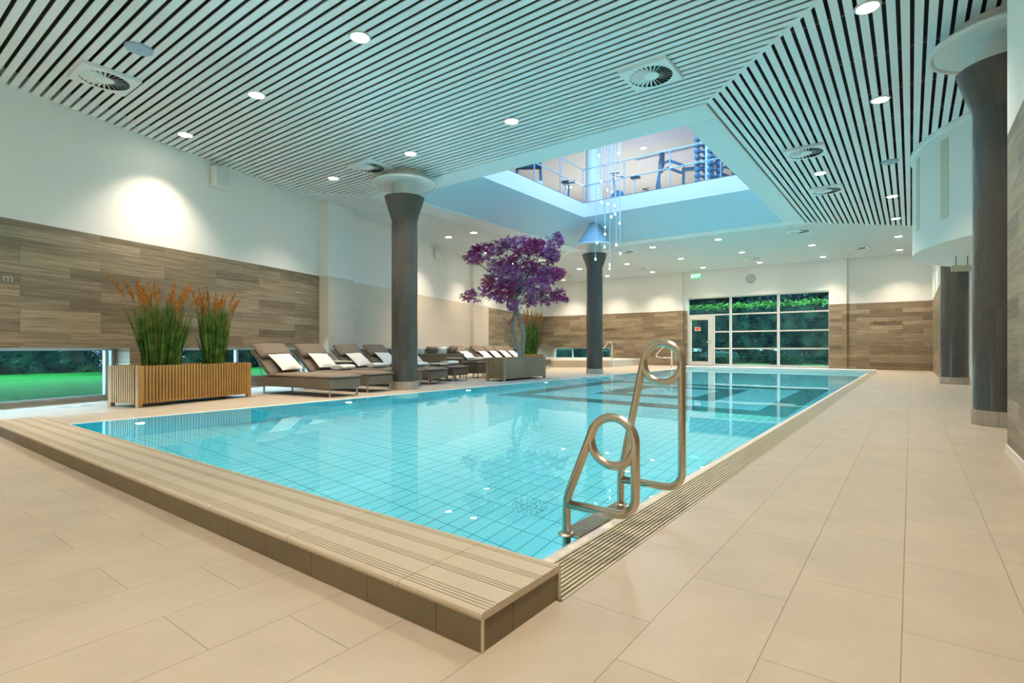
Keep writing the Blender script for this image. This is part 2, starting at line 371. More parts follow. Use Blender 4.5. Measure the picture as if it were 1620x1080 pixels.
# low windows
def lowwin(n, ya, yb, muls, label):
    r = empty('window_%d' % n, (WA, 0, 0), FR, label, 'window', kind='structure')
    f = MB(); t = .05
    f.box(u(ya), u(yb), .33, .39, .76, .805); f.box(u(ya), u(yb), .33, .39, .055, .085)
    for m_ in [ya, yb-.05]+muls: f.box(u(m_), u(m_)+t, .33, .39, .06, .8)
    f.build('window_frame', M['bluealu'], r)
    MB().box(u(ya), u(yb), .355, .362, .07, .78).build('window_pane', M['glass'], r)
    rv = MB().box(u(ya), u(yb), .0, .4, .795, .80); rv.build('window_head', M['bluealu'], r)
lowwin(1, -1.2, 3.02, [.9, 2.88], 'low strip window beside the large grass planter')
lowwin(2, 3.75, 7.0, [5.2], 'low strip window behind the two nearest loungers')
lowwin(3, 8.4, 15.0, [10.2, 12.0, 13.4], 'low strip window under the cream tiles behind the sofa')
lowwin(4, 17.2, 23.4, [19.2, 21.2], 'low strip window near the hot tub corner')

# ---- back wall
BY = 23.55; WX0, WX1, WZ0, WZ1 = -7.97, -2.49, .05, 3.0
LXA, LXB = -15.0, -11.7
b = MB().box(-16.3, WX0, BY, BY+.35, 2.45, 4.5); b.box(WX1, .62, BY, BY+.35, 2.45, 4.5); b.box(WX0, WX1, BY, BY+.35, WZ1, 4.5)
b.box(-8.78, -8.12, BY-.12, BY, 2.45, 4.15); b.box(-2.49, -1.92, BY-.12, BY, 2.45, 4.15); b.box(.5, .6, BY-.12, BY, 2.45, 4.15)
S('wall_back', b, M['white'], 'white upper wall at the far window end', 'wall')
b = MB().box(LXB, WX0, BY, BY+.35, 0, 2.45); b.box(-16.3, LXA, BY, BY+.35, 0, 2.45); b.box(LXA, LXB, BY, BY+.35, .8, 2.45); b.box(LXA, LXB, BY, BY+.35, 0, .2)
b.box(WX1, .62, BY, BY+.35, 0, 2.45); b.box(-8.78, -8.12, BY-.12, BY, 0, 2.449); b.box(-2.49, -1.92, BY-.12, BY, 0, 2.449); b.box(.5, .6, BY-.12, BY, 0, 2.449)
S('wall_back_wood', b, M['woodh'], 'brown wood plank tile cladding on the far wall', 'wall')
r = empty('window_5', (0, BY, 0), 0, 'low two-light window behind the hot tub', 'window', kind='structure')
f = MB()
for x in (LXA, LXA+1.1, LXB-1.3, LXB-.05): f.box(x, x+.05, .1, .16, .2, .8)
f.box(LXA, LXB, .1, .16, .2, .25); f.box(LXA, LXB, .1, .16, .76, .8); f.build('window_frame', M['alu'], r)
MB().box(LXA, LXB, .125, .131, .22, .78).build('window_pane', M['glass'], r)
# big gridded window with door
r = empty('window_6', (0, BY, 0), 0, 'tall gridded garden window at the far end', 'window', kind='structure')
f = MB(); a0, a1 = .12, .18; tt = .045
DX1 = -6.86; zr = [2.22, 1.49, .77]
f.box(WX0, WX1, a0, a1, WZ1-.05, WZ1); f.box(DX1, WX1, a0, a1, 0.0, .1); f.box(WX0, WX0+.06, a0, a1, 2.2, WZ1)
f.box(DX1-.03, DX1+.06, a0, a1, 0, 2.25); f.box(WX1-.04, WX1, a0, a1, 0, WZ1)
for x in (-6.14, -4.29): f.box(x-.045, x+.045, a0-.01, a1, .05, WZ1)
f.box(WX0, WX1, a0-.005, a1, 2.20, 2.26)
for z in zr[1:]: f.box(DX1, WX1, a0-.005, a1, z-.03, z+.03)
f.build('window_frame', M['alu'], r)
MB().box(DX1, WX1, .147, .153, .08, WZ1-.02).build('window_pane', M['glass'], r)
MB().box(WX0, DX1, .147, .153, 2.22, WZ1-.02).build('window_pane', M['glass'], r)
d = empty('door_1', (0, BY, 0), 0, 'glazed garden door with a cream frame in the far window', 'door', kind='structure')
f = MB(); dx0, dx1, dz1 = WX0+.01, DX1-.03, 2.2
f.box(dx0, dx0+.17, .08, .14, .02, dz1); f.box(dx1-.17, dx1, .08, .14, .02, dz1); f.box(dx0+.17, dx1-.17, .08, .14, .02, .2); f.box(dx0+.17, dx1-.17, .08, .14, 2.02, dz1)
f.build('door_frame', M['alu'], d)
MB().box(dx0+.17, dx1-.17, .107, .113, .2, 2.02).build('door_pane', M['glass'], d)
f = MB().tube([(dx1-.09, .05, 1.05), (dx1-.22, .05, 1.05)], .011); f.box(dx1-.10, dx1-.075, .06, .08, .95, 1.12); f.build('door_handle', M['chrome'], d)
MB().box(dx0+.14, dx0+.42, .03, .09, 2.08, 2.14).build('door_closer', M['rim'], d)
MB().box(dx0, dx1, .05, .14, 0, .025).build('door_sill', M['brownstrip'], d)
nt = empty('door_notice', (-7.52, BY+.104, 1.63), 0, 'small red notice with a white border on the garden door glass', 'notice')
MB().box(-.13, .13, 0, .003, -.085, .085).build('backing', M['rim'], nt); MB().box(-.105, .105, -.002, 0, -.06, .06).build('red_field', M['red'], nt)

# ---- right side: walls, recess
b = MB().box(.6, .8, -4, 5.62, 2.45, 4.5); b.box(.6, .8, 17.0, 23.9, 2.45, 4.5)
S('wall_right', b, M['white'], 'white upper part of the walkway side wall', 'wall')
b = MB().box(.6, .8, -4, 5.62, .0, 2.45); b.box(.6, .8, 17.0, 23.9, 0, 2.45)
S('wall_right_wood', b, M['woodh'], 'greyish brown plank tile cladding on the walkway side wall', 'wall')
S('baseboard_right', MB().box(.588, .6, -4, 5.62, 0, .05), M['rim'], 'pale skirting along the nearest walkway wall', 'skirting')
b = MB().box(3.6, 3.8, 4, 18, 0, 4.5); b.box(.8, 3.8, 3.9, 4.1, 0, 4.5); b.box(.8, 3.8, 17.0, 17.2, 0, 4.5)
b.box(1.55, 1.7, 13.4, 17.2, 0, 4.15)
S('wall_recess', b, M['white'], 'white walls of the alcove behind the columns', 'wall')
S('wall_front', MB().box(-8.2, .8, -4.2, -4, 0, 4.5), M['white'], 'white end wall of the hall', 'wall')
# curved white bulkhead
dr = MB(); n = 96; R_ = 2.9; cxd, cyd = 2.92, 11.8
dr.lathe([(R_-.08, 2.4), (R_, 2.4), (R_, 4.06), (R_+.03, 4.08), (R_+.03, 4.149)], n, 0, 0, cap=False); dr.lathe([(0.01, 2.4), (R_-.08, 2.4)], n, 0, 0, cap=False)
bulk = S('curved_bulkhead', dr, M['white'], 'curved white drum shaped wall hanging above the walkway', 'wall', loc=(cxd, cyd, 0), smooth='auto')
for a_ in (166, 176, 193, 210, 224):
    a = math.radians(a_); nb_ = MB()
    x, y = R_*math.cos(a), R_*math.sin(a); t = Vector((-math.sin(a), math.cos(a), 0)); nn = Vector((math.cos(a), math.sin(a), 0))
    P = [Vector((x, y, 0))+t*s_*.085+nn*.004 for s_ in (-1, 1)]
    nb_._a([P[0]+Vector((0,0,2.75)), P[1]+Vector((0,0,2.75)), P[1]+Vector((0,0,3.95)), P[0]+Vector((0,0,3.95))]+[p+nn*-.05+Vector((0,0,zz)) for p, zz in ((P[0],2.75),(P[1],2.75),(P[1],3.95),(P[0],3.95))],
           [(0,1,2,3),(4,7,6,5),(0,4,5,1),(1,5,6,2),(2,6,7,3),(3,7,4,0)])
    nb_.build('niche_panel', M['niche'], bulk)

# ---- ceiling slats, mitred at 45 degrees round the opening
OX0, OX1, OY0, OY1 = -9.62, -2.25, 7.42, 16.1
IX0, IX1, IY0, IY1 = -9.02, -2.72, 7.98, 15.6
PITCH, SW = .1125, .075
xr = 3.6
def wx(y): return WA+WB*y-.05
def lx(y): return max(wx(y), OX0-(OY0-y)) if y < OY0 else max(wx(y), OX0-(y-OY1))
def rx(y): return min(xr, OX1+(OY0-y)) if y < OY0 else min(xr, OX1+(y-OY1))
b = MB(); za, zb = CZ, CZ+.012
y = OY0-.03-SW
while y > -4:
    y1 = y+SW; b.prism([(lx(y)+.02, y), (rx(y)-.02, y), (rx(y1)-.02, y1), (lx(y1)+.02, y1)], za, zb); y -= PITCH
y = OY1+.03
while y+SW < BY:
    y1 = y+SW; b.prism([(lx(y)+.02, y), (rx(y)-.02, y), (rx(y1)-.02, y1), (lx(y1)+.02, y1)], za, zb); y += PITCH
x = OX1+.03
while x < xr:
    x1 = x+SW
    ya, yb = max(-4, OY0-(x-OX1)), OY1+(x-OX1); ya1, yb1 = max(-4, OY0-(x1-OX1)), OY1+(x1-OX1)
    if x1 > .6: yb, yb1, ya, ya1 = min(yb, 17.), min(yb1, 17.), max(ya, 4.1), max(ya1, 4.1)
    b.prism([(x, ya+.02), (x1, ya1+.02), (x1, yb1-.02), (x, yb-.02)], za, zb); x += PITCH
x = OX0-.03-SW
while x > -16:
    x1 = x+SW
    lim = (x-WA)/WB   # wall at this x
    lim1 = (x1-WA)/WB
    ya, yb = max(OY0-(OX0-x), lim), min(OY1+(OX0-x), BY); ya1, yb1 = max(OY0-(OX0-x1), lim1), min(OY1+(OX0-x1), BY)
    if yb-ya > .1: b.prism([(x, ya+.02), (x1, ya1+.02), (x1, yb1-.02), (x, yb-.02)], za, zb)
    x -= PITCH
S('ceiling', b, M['slat'], 'white metal strip ceiling with dark gaps between the slats', 'ceiling')
b = MB()
def strip(p, q, wd, z0, z1):
    p, q = Vector((*p, 0)), Vector((*q, 0)); t = (q-p).normalized(); nn = Vector((-t.y, t.x, 0))*wd/2
    b.prism([tuple((p+nn)[:2]), tuple((p-nn)[:2]), tuple((q-nn)[:2]), tuple((q+nn)[:2])], z0, z1)
strip((OX1, OY0), (OX1+5.8, OY0-5.8), .045, CZ-.002, CZ+.03)
strip((OX0, OY0), (OX0-1.35, OY0-1.35), .045, CZ-.002, CZ+.03)
strip((OX1, OY1), (OX1+3, OY1+3), .045, CZ-.002, CZ+.03)
strip((OX0, OY1), (OX0-5.3, OY1+5.3), .045, CZ-.002, CZ+.03)
S('trim_1', b, M['slat'], 'pale diagonal mitre strips where the ceiling slats turn', 'trim')
b = MB(); zc = CZ+.2
b.box(-17, 4, -4.2, OY0, zc, zc+.04); b.box(-17, 4, OY1, 24, zc, zc+.04); b.box(-17, OX0, OY0, OY1, zc, zc+.04); b.box(OX1, 4, OY0, OY1, zc, zc+.04)
b2 = MB()
for k in range(14):
    yy = -3.5+k*1.1
    if yy < OY0-.2: b2.box(-14, 3.5, yy, yy+.03, CZ+.1, CZ+.16)
for k in range(24):
    yy = -3.5+k*1.1; b2.box(OX1+.1, 3.5, yy, yy+.03, CZ+.06, CZ+.12)
S('ceiling_void', b, M['plenum'], 'dark void above the ceiling slats', 'ceiling')
S('ceiling_hangers', b2, pbr('grey_hanger', (.16, .16, .15), .6), 'thin hanger rails seen in the gaps of the ceiling slats', 'ceiling')
# frame round the opening
def ringbox(mb, o, i, z0, z1):
    (a, b_, c, d_), (e, f_, g_, h) = o, i
    mb.box(a, b_, c, g_, z0, z1); mb.box(a, b_, h, d_, z0, z1); mb.box(a, e, g_, h, z0, z1); mb.box(f_, b_, g_, h, z0, z1)
b = MB(); ringbox(b, (OX0, OX1, OY0, OY1), (IX0, IX1, IY0, IY1), CZ-.012, CZ+.3)
S('trim_2', b, M['frameband'], 'smooth painted band framing the ceiling opening', 'trim', bevel=.02)
# slanted cove up to the gym floor edge
VX0, VX1, VY0, VY1, VZ = -8.02, -2.66, 9.15, 14.35, 4.8
lo = [(IX0, IY0), (IX1, IY0), (IX1, IY1), (IX0, IY1)]; hi = [(VX0, VY0), (VX1, VY0), (VX1, VY1), (VX0, VY1)]
b = MB(); zl = CZ+.02
vs = [(*p, zl) for p in lo]+[(*p, VZ) for p in hi]+[(lo[i][0]+(-.1 if lo[i][0] < -5 else .1), lo[i][1]+(-.1 if lo[i][1] < 11 else .1), zl+.1) for i in range(4)]+[(hi[i][0]+(-.1 if hi[i][0] < -5 else .1), hi[i][1]+(-.1 if hi[i][1] < 11 else .1), VZ+.1) for i in range(4)]
fs_ = []
for i in range(4):
    j = (i+1) % 4; fs_ += [(i, i+4, j+4, j), (i+8, j+8, j+12, i+12), (i, j, j+8, i+8)]
b._a(vs, fs_)
S('opening_cove', b, M['cove'], 'slanting pale blue cove between hall ceiling and the upper floor edge', 'cove')
FZ = 5.22
b = MB(); ringbox(b, (-19, 3.8, 3, 26), (VX0, VX1, VY0, VY1), VZ, FZ)
S('floor_upper', b, M['slab'], 'white slab edge of the upper gym floor', 'floor')
b = MB(); ringbox(b, (-18.9, 3.7, 3.1, 25.9), (VX0-.015, VX1+.015, VY0-.015, VY1+.015), FZ, FZ+.02); 
S('floor_upper_edge', b, M['gymfloor'], 'grey upper gym floor with a brown edge', 'floor')
b = MB(); ringbox(b, (VX0-.09, VX1+.09, VY0-.09, VY1+.09), (VX0-.02, VX1+.02, VY0-.02, VY1+.02), FZ+.02, FZ+.035)
S('trim_3', b, M['brownstrip'], 'thin brown strip along the upper floor edge', 'trim')
GZ = 7.75
b = MB(); ringbox(b, (-19, 3.8, 3, 26), (-8.0, -2.7, 9.1, 14.3), GZ, GZ+.15)
S('ceiling_upper', b, M['gymceil'], 'beige ceiling of the upper gym', 'ceiling')
b = MB(); b.box(-19.1, -19, 3, 26, FZ, GZ); b.box(3.8, 3.9, 3, 26, FZ, GZ); b.box(-19, 3.8, 2.9, 3, FZ, GZ); b.box(-19, 3.8, 24.5, 24.6, FZ, GZ)
S('wall_upper', b, M['gymwall'], 'beige walls of the upper gym', 'wall')
sk = MB(); ringbox(sk, (-8.1, -2.6, 9.0, 14.4), (-7.98, -2.72, 9.12, 14.28), GZ+.15, GZ+.4)
S('skylight_kerb', sk, M['slab'], 'kerb of the skylight over the opening', 'skylight')
skg = MB().box(-8.0, -2.7, 9.1, 14.3, GZ+.3, GZ+.31)  # unseen pane, its tint added to cut the daylight on the slab
S('skylight_glazing', skg, M['skyglass'], 'unseen glazing over the opening, tint added to dim the skylight', 'skylight')
# ============================================================ COLUMNS
def column(x, y, label, cone=False):
    r = empty('column', (x, y, 0), 0, label, 'column', 'dark tiled columns round the pool')
    n = 32
    MB().lathe([(.26, 0), (.26, .155)], n).build('base_band', M['colbase'], r, smooth='auto')
    MB().lathe([(.248, .155), (.248, 3.25)], n).build('shaft', M['column'], r, smooth='auto')
    MB().lathe([(.25, 3.25), (.262, 3.3), (.30, 3.42), (.345, 3.56), (.385, 3.7), (.37, 3.7), (.0, 3.69)], n, cap=False).build('capital', M['column'], r, smooth='auto')
    MB().lathe([(.23, 3.68), (.23, 4.02)], n, cap=False).build('neck', M['disc'], r, smooth='auto')
    MB().lathe([(.22, 3.965), (.58, 3.955), (.585, 3.945), (.60, 3.935), (.625, 3.94), (.635, 3.965), (.62, 3.985), (.3, 4.02), (.22, 4.02)], 64, cap=False).build('ceiling_disc', M['disc'], r, smooth='auto')
    MB().lathe([(.42, 4.015), (.42, CZ-.001)], 48).build('ceiling_collar', M['disc'], r, smooth='auto')
    if cone:
        MB().lathe([(.55, 4.0), (.40, 4.22), (.27, 4.42), (.12, 4.7)], 40).build('cone', M['coneshade'], r, smooth='auto')
    return r
column(.77, 7.45, 'dark tiled column with flared top beside the nearest walkway wall')
column(-7.86, 7.0, 'dark tiled column with flared top among the loungers')
column(-7.86, 14.75, 'dark tiled column with flared top and white cone, beyond the purple tree', True)
column(.775, 15.3, 'dark tiled column under the curved white bulkhead at the walkway')

# ============================================================ DOWNLIGHTS
sp = bpy.data.lights.new('downlight', 'SPOT'); sp.energy = SPOT_W; sp.color = (1, .83, .65); sp.spot_size = math.radians(104); sp.spot_blend = 1; sp.shadow_soft_size = .025
def downlight(x, y, z, label, group, ld, name='downlight'):
    r = empty(name, (x, y, z), 0, label, 'ceiling light', group)
    MB().lathe([(.092, -.002), (.096, -.012), (.112, -.012), (.118, .0), (.116, .006)], 28, cap=False).build('trim_ring', M['disc'], r, smooth='auto')
    MB().lathe([(0, -.0035), (.094, -.0035)], 24, cap=False).build('lens', M['lens'], r)
    MB().lathe([(.095, -.002), (.095, .05), (0, .05)], 20, cap=False).build('housing', M['plenum'], r)
    lo_ = bpy.data.objects.new('bulb', ld); C.objects.link(lo_); lo_.location = (0, 0, -.03); lo_.parent = r
    return r
rows = {3.6: [-4.75, -6.93, -9.12], 6.28: [-.34, -4.72, -6.9, -9.12], 8.72: [-.33], 11.7: [-.33+0, -1.39, -10.17, -11.17],
        14.45: [-.33, -10.2, -11.95], 16.97: [-.31, -4.76, -6.88, -9.1, -11.3, -12.67], 19.75: [-.3, -2.58, -4.73, -6.9, -9.07, -11.24],
        22.5: [-.31, -2.58, -4.74, -6.93, -9.13, -11.33, -13.71]}
rows[11.7] = [-1.39, -10.17, -11.17]
ordn = ['first', 'second', 'third', 'fourth', 'fifth', 'sixth', 'seventh', 'eighth']
proto = None
NSPOT = 0
for ri, (y, xs) in enumerate(sorted(rows.items())):
    xs = sorted(xs)
    for k, x in enumerate(xs):
        rown = 'the row nearest the camera' if ri == 0 else ('the farthest row' if ri == len(rows)-1 else 'the %s row from the camera' % ordn[ri])
        pos = 'only light' if len(xs) == 1 else ('leftmost light' if k == 0 else ('rightmost light' if k == len(xs)-1 else '%s light from the left' % ordn[k]))
        lab = 'lit downlight, %s in %s' % (pos, rown)
        yy = y
        if proto is None: proto = downlight(x, yy, CZ, lab, 'round downlights in the slatted hall ceiling', sp)
        else: dup(proto, (x, yy, CZ), 0, lab)
# unseen lamps added along the ceiling grid to light the near deck
for x, y in ((-.33, 3.6), (-.33, .95), (-6.93, .95), (-4.75, -1.7), (-2.6, -1.7), (-.33, -1.7), (-7.5, -1.7)):
    dup(proto, (x, y, CZ), 0, 'unseen round ceiling downlight added to light the near deck')
gl = bpy.data.lights.new('gymlight', 'SPOT'); gl.energy = GYM_W; gl.color = (.95, .97, 1); gl.spot_size = math.radians(140); gl.shadow_soft_size = .06
gp = None
gl_l = ['above the weight tower', 'farthest, low beside the white gym column', 'behind the hanging crystal drops', 'over the blue gym machines']
for k, (px, d_) in enumerate(((1018, 18.5), (901, 23.0), (975.8, 21.8), (1058, 20.5))):
    s_ = (px-810)/841*d_; x, y = -math.sin(TH)*d_+math.cos(TH)*s_, math.cos(TH)*d_+math.sin(TH)*s_
    if gp is None: gp = downlight(x, y, GZ, 'round lit ceiling light in the upper gym '+gl_l[k], 'round lights in the upper gym ceiling', gl, 'gym_ceiling_light')
    else: dup(gp, (x, y, GZ), 0, 'round lit ceiling light in the upper gym '+gl_l[k])

# ---- swirl air diffusers
def diffuser(x, y, label):
    r = empty('air_vent', (x, y, CZ-.03), 0, label, 'air vent', 'square swirl air vents in the hall ceiling')
    p = MB(); h = .30
    n = 40; vs = []; fs = []
    for i in range(n):
        a = 2*PI*i/n; vs.append((.255*math.cos(a), .255*math.sin(a), -.012))
        c, s_ = math.cos(a), math.sin(a); k = h/max(abs(c), abs(s_)); vs.append((k*c, k*s_, -.012)); vs.append((k*c, k*s_, .0298))
    for i in range(n):
        j = (i+1) % n; fs += [(3*i, 3*i+1, 3*j+1, 3*j), (3*i+1, 3*i+2, 3*j+2, 3*j+1)]
    p._a(vs, fs); p.build('face_plate', M['slat'], r)
    b = MB()
    for i in range(26):
        a = 2*PI*i/26; b.m = Matrix.Rotation(a, 4, 'Z') @ Matrix.Translation((.175, 0, -.004)) @ Matrix.Rotation(.62, 4, 'X')
        b.box(-.08, .08, -.0135, .0135, -.001, .001)
    b.m = None; b.lathe([(0, -.012), (.09, -.012), (.1, -.004)], 28, cap=False); b.build('vane', M['slat'], r)
    MB().lathe([(0, .026), (.26, .026), (.26, -.01)], 32, cap=False).build('vent_well', M['plenum'], r)
    return r
vl = [(-7.99, 2.24, 'large square swirl air vent near the upper end of the long wall'), (-2.54, 6.21, 'square swirl air vent beside the corner of the ceiling opening'),
      (-7.96, 6.25, 'square swirl air vent in front of the column among the loungers'), (-1.43, 10.25, 'square swirl air vent, nearer of the two above the walkway'),
      (-1.42, 12.97, 'square swirl air vent, farther of the two beside the opening'), (-2.54, 17.03, 'square swirl air vent just past the far edge of the opening'),
      (-1.42, 21.09, 'square swirl air vent nearest the curved bulkhead at the far end'), (-4.67, 21.13, 'square swirl air vent in front of the wall clock'),
      (-7.87, 17.04, 'square swirl air vent behind the coned column'), (-9.08, 21.07, 'square swirl air vent between coned column and exit sign'),
      (-12.58, 21.16, 'square swirl air vent farthest back above the hot tub corner')]
v0 = diffuser(*vl[0])
for x, y, l in vl[1:]: dup(v0, (x, y, CZ-.03), 0, l)
def disc_speaker(x, y, label):
    r = empty('ceiling_speaker', (x, y, CZ), 0, label, 'ceiling speaker', 'round flat speakers in the slatted ceiling')
    MB().lathe([(0, -.03), (.115, -.03), (.13, -.024), (.135, 0)], 32, cap=False).build('cover', M['bluegrey'], r, smooth='auto')
    MB().lathe([(0, -.034), (.012, -.034), (.014, -.029)], 12, cap=False).build('centre_cap', M['clockrim'], r)
    return r
s0 = disc_speaker(-6.9, 2.25, 'round flat pale speaker beside the nearest square air vent')
dup(s0, (-.3, 11.71, CZ), 0, 'round flat pale speaker above the walkway near the bulkhead')
# wall boxes
def wallbox(y, label):
    p = wallP(y, .0, 3.85); r = empty('wall_speaker', p, FR, label, 'wall speaker', 'white wall speakers')
    MB().box(-.15, .15, -.15, -.03, -.15, .2).build('housing', M['white'], r, bevel=.01); MB().box(-.05, .05, -.03, 0, -.05, .12).build('bracket', M['white'], r)
    MB().box(-.13, .13, -.153, -.15, -.13, .18).build('front_cloth', M['disc'], r)
wallbox(4.5, 'small white box speaker high on the wall near the grass planter')
wallbox(12.5, 'small white box speaker high on the cream wall above the loungers')

# ---- chandelier of drops
wires = [(625, 887), (634, 787), (660, 412), (662, 540), (683, 690), (683, 734), (681, 812), (698, 465), (702, 550), (712, 920), (711, 945), (722, 628), (726, 478), (743, 560), (745, 612), (751, 800), (772, 668), (777, 853), (765, 240), (647, 255)]
rnd = random.Random(3); t0 = None
for k, (cx_, cy_) in enumerate(wires):
    px, py = 780+cx_/3.857, 180+cy_/3.857
    d_ = 13+rnd.uniform(-.35, .35); s_ = (px-810)/841*d_; zz = .8+(550-py)/841*d_
    x, y = -math.sin(TH)*d_+math.cos(TH)*s_, math.cos(TH)*d_+math.sin(TH)*s_
    r = empty('pendant_drop', (x, y, zz), 0, 'small glowing glass drop on a long white wire hanging in the ceiling opening', 'pendant light', 'glass drop pendants hanging in the ceiling opening')
    MB().tube([(0, 0, .02), (0, 0, 8.1-zz)], .008, 6).build('wire', M['wire'], r)
    MB().lathe([(0, -.03), (.015, -.024), (.021, -.008), (.017, .012), (.008, .03), (.003, .05)], 12, cap=False).build('drop', M['drop'], r, smooth=True)
MB().lathe([(0, 8.08), (.55, 8.08), (.55, 8.14), (0, 8.14)], 32).build('pendant_canopy', M['slab'], None, loc=(-5.95, 11.7, 0))
tag(bpy.data.objects['pendant_canopy'], 'round white ceiling plate carrying the drop pendants', 'pendant canopy')
MB().box(-8.2, -2.5, 11.65, 11.75, 8.14, 8.22).build('skylight_beam', M['slab']); tag(bpy.data.objects['skylight_beam'], 'white beam crossing the skylight', 'skylight', kind='structure')

# ============================================================ UPPER GYM
def rail():
    r = empty('balustrade', (0, 0, FZ+.03), 0, 'blue grey two-rail balustrade round the upper opening', 'railing')
    x0, x1, y0, y1 = VX0-.05, VX1+.05, VY0-.05, VY1+.05
    for z, n_ in ((1.02, 'top_rail'), (.52, 'mid_rail')):
        MB().tube([(x0, y0, z), (x1, y0, z), (x1, y1, z), (x0, y1, z)], .02, 8, closed=True).build(n_, M['bluegrey'], r)
    pts = [(x0+(x1-x0)*k/4, y1) for k in range(5)]+[(x0+(x1-x0)*k/4, y0) for k in range(5)]+[(x0, y0+(y1-y0)*k/4) for k in (1, 2, 3)]+[(x1, y0+(y1-y0)*k/4) for k in (1, 2, 3)]
    for x, y in pts: MB().tube([(x, y, 0), (x, y, 1.02)], .018, 8).build('post', M['bluegrey'], r)
rail()
tag(MB().lathe([(.26, FZ+.02), (.26, GZ)], 28).build('gym_column', M['white'], None, smooth='auto', loc=(-8.15, 15.25, 0)), 'white round column standing in the upper gym', 'column')
def cpanel(x, y, w_, d_, label):
    r = empty('ceiling_panel', (x, y, GZ), 0, label, 'ceiling panel', 'white panels in the upper gym ceiling')
    MB().box(-w_/2, w_/2, -d_/2, d_/2, -.05, 0).build('panel', M['slab'], r); MB().box(-w_/2-.03, w_/2+.03, -d_/2-.03, d_/2+.03, -.02, 0).build('rim', M['bluegrey'], r)
cpanel(-6.6, 16.7, 2.0, 1.3, 'white rectangular panel in the upper gym ceiling, nearer to the opening')
cpanel(-6.9, 19.1, 2.4, 1.3, 'white rectangular panel in the upper gym ceiling, farther back')
def treadmill(x, y, rz, label, m1=None):
    r = empty('treadmill', (x, y, FZ+.02), rz, label, 'treadmill', 'treadmills in the upper gym')
    MB().box(-.4, .4, -1.0, .8, .05, .22).build('deck', M['machinew'], r, bevel=.03); MB().box(-.26, .26, -.95, .5, .22, .235).build('belt', M['machine'], r)
    for s_ in (-1, 1):
        MB().tube([(s_*.38, .7, .1), (s_*.38, .78, .7), (s_*.36, .7, 1.15), (s_*.34, .45, 1.25), (s_*.34, 0, 1.05)], .045, 8).build('side_arm', M['machine2'], r)
    b = MB(); b.box(-.4, .4, .6, .75, 1.1, 1.5); b.build('console', M['machine'], r, bevel=.03)
    return r
treadmill(-9.1, 12.95, .6, 'large blue treadmill by the long side of the upper opening')
treadmill(-5.6, 16.3, 2.0, 'white based treadmill behind the middle of the upper balustrade')
treadmill(-4.4, 17.9, 2.0, 'white based treadmill beside the weight tower upstairs')
def bike(x, y, rz, label):
    r = empty('exercise_bike', (x, y, FZ+.02), rz, label, 'exercise bike', 'exercise bikes in the upper gym')
    b = MB(); b.box(-.25, .25, -.5, -.42, 0, .06); b.box(-.25, .25, .42, .5, 0, .06); b.tube([(0, -.45, .05), (0, .45, .05)], .035, 8); b.build('floor_frame', M['machine'], r)
    MB().tube([(0, -.2, .1), (0, -.3, .85)], .03, 8).build('seat_post', M['machinew'], r); MB().box(-.11, .11, -.45, -.17, .84, .91).build('saddle', M['machine'], r, bevel=.03)
    b = MB().tube([(0, .3, .1), (0, .42, 1.0)], .035, 8); b.build('handlebar_post', M['machine2'], r)
    MB().tube([(-.22, .15, 1.05), (-.22, .42, 1.08), (.22, .42, 1.08), (.22, .15, 1.05)], .022, 8).build('handlebar', M['machine'], r)
    w_ = MB(); w_.m = Matrix.Translation((0, .3, .33)) @ Matrix.Rotation(PI/2, 4, 'Y'); w_.lathe([(.05, -.02), (.24, -.03), (.26, 0), (.24, .03), (.05, .02)], 24); w_.build('flywheel', M['machine2'], r)
bike(-9.0, 15.0, .4, 'dark exercise bike beside the corner of the upper balustrade')
bike(-7.2, 15.6, 1.6, 'dark exercise bike just right of the white gym column')
bike(-7.0, 17.6, 1.2, 'dark exercise bike behind the hanging drops')
def machine(x, y, rz, label):
    r = empty('cable_machine', (x, y, FZ+.02), rz, label, 'gym machine', 'standing strength machines in the upper gym')
    MB().box(-.5, .5, -.3, .3, 0, .08).build('base', M['machine'], r)
    for s_ in (-.42, .42): MB().box(s_-.05, s_+.05, -.06, .06, .08, 1.7).build('upright', M['machine2'], r)
    b = MB(); b.box(-.47, .47, -.08, .08, 1.66, 1.76); b.build('crossbar', M['machine2'], r)
    b = MB()
    for k in range(8): b.box(-.16, .16, -.05, .05, .12+.1*k, .2+.1*k)
    b.build('weight_stack', M['machine'], r); MB().box(-.2, .2, .1, .5, .42, .5).build('seat', M['machine'], r, bevel=.02)
machine(-5.9, 18.4, .4, 'dark strength machine standing far behind the hanging drops')
machine(-4.6, 19.5, .9, 'dark strength machine under the drawn poster')
def tower(x, y, label):
    r = empty('weight_tower', (x, y, FZ+.02), -.6, label, 'weight rack')
    MB().box(-.35, .35, -.25, .25, 0, .05).build('base', M['machinew'], r); MB().box(-.07, .07, -.05, .05, .05, 1.7).build('upright', M['machinew'], r)
    w0 = None
    for s_ in (-.27, .27):
        for k in range(9):
            b = MB(); b.m = Matrix.Translation((s_, 0, .16+k*.17)) @ Matrix.Rotation(PI/2, 4, 'X')
            b.lathe([(.03, -.22), (.075, -.2), (.08, -.1), (.03, -.08), (.03, .08), (.08, .1), (.075, .2), (.03, .22)], 14); b.m = None
            b.tube([(s_*.2, 0, .16+k*.17), (s_, 0, .16+k*.17)], .015, 6); b.build('dumbbell', M['machine2'], r, smooth='auto')
tower(-4.43, 14.85, 'tall white tower rack of blue dumbbells behind the upper balustrade')
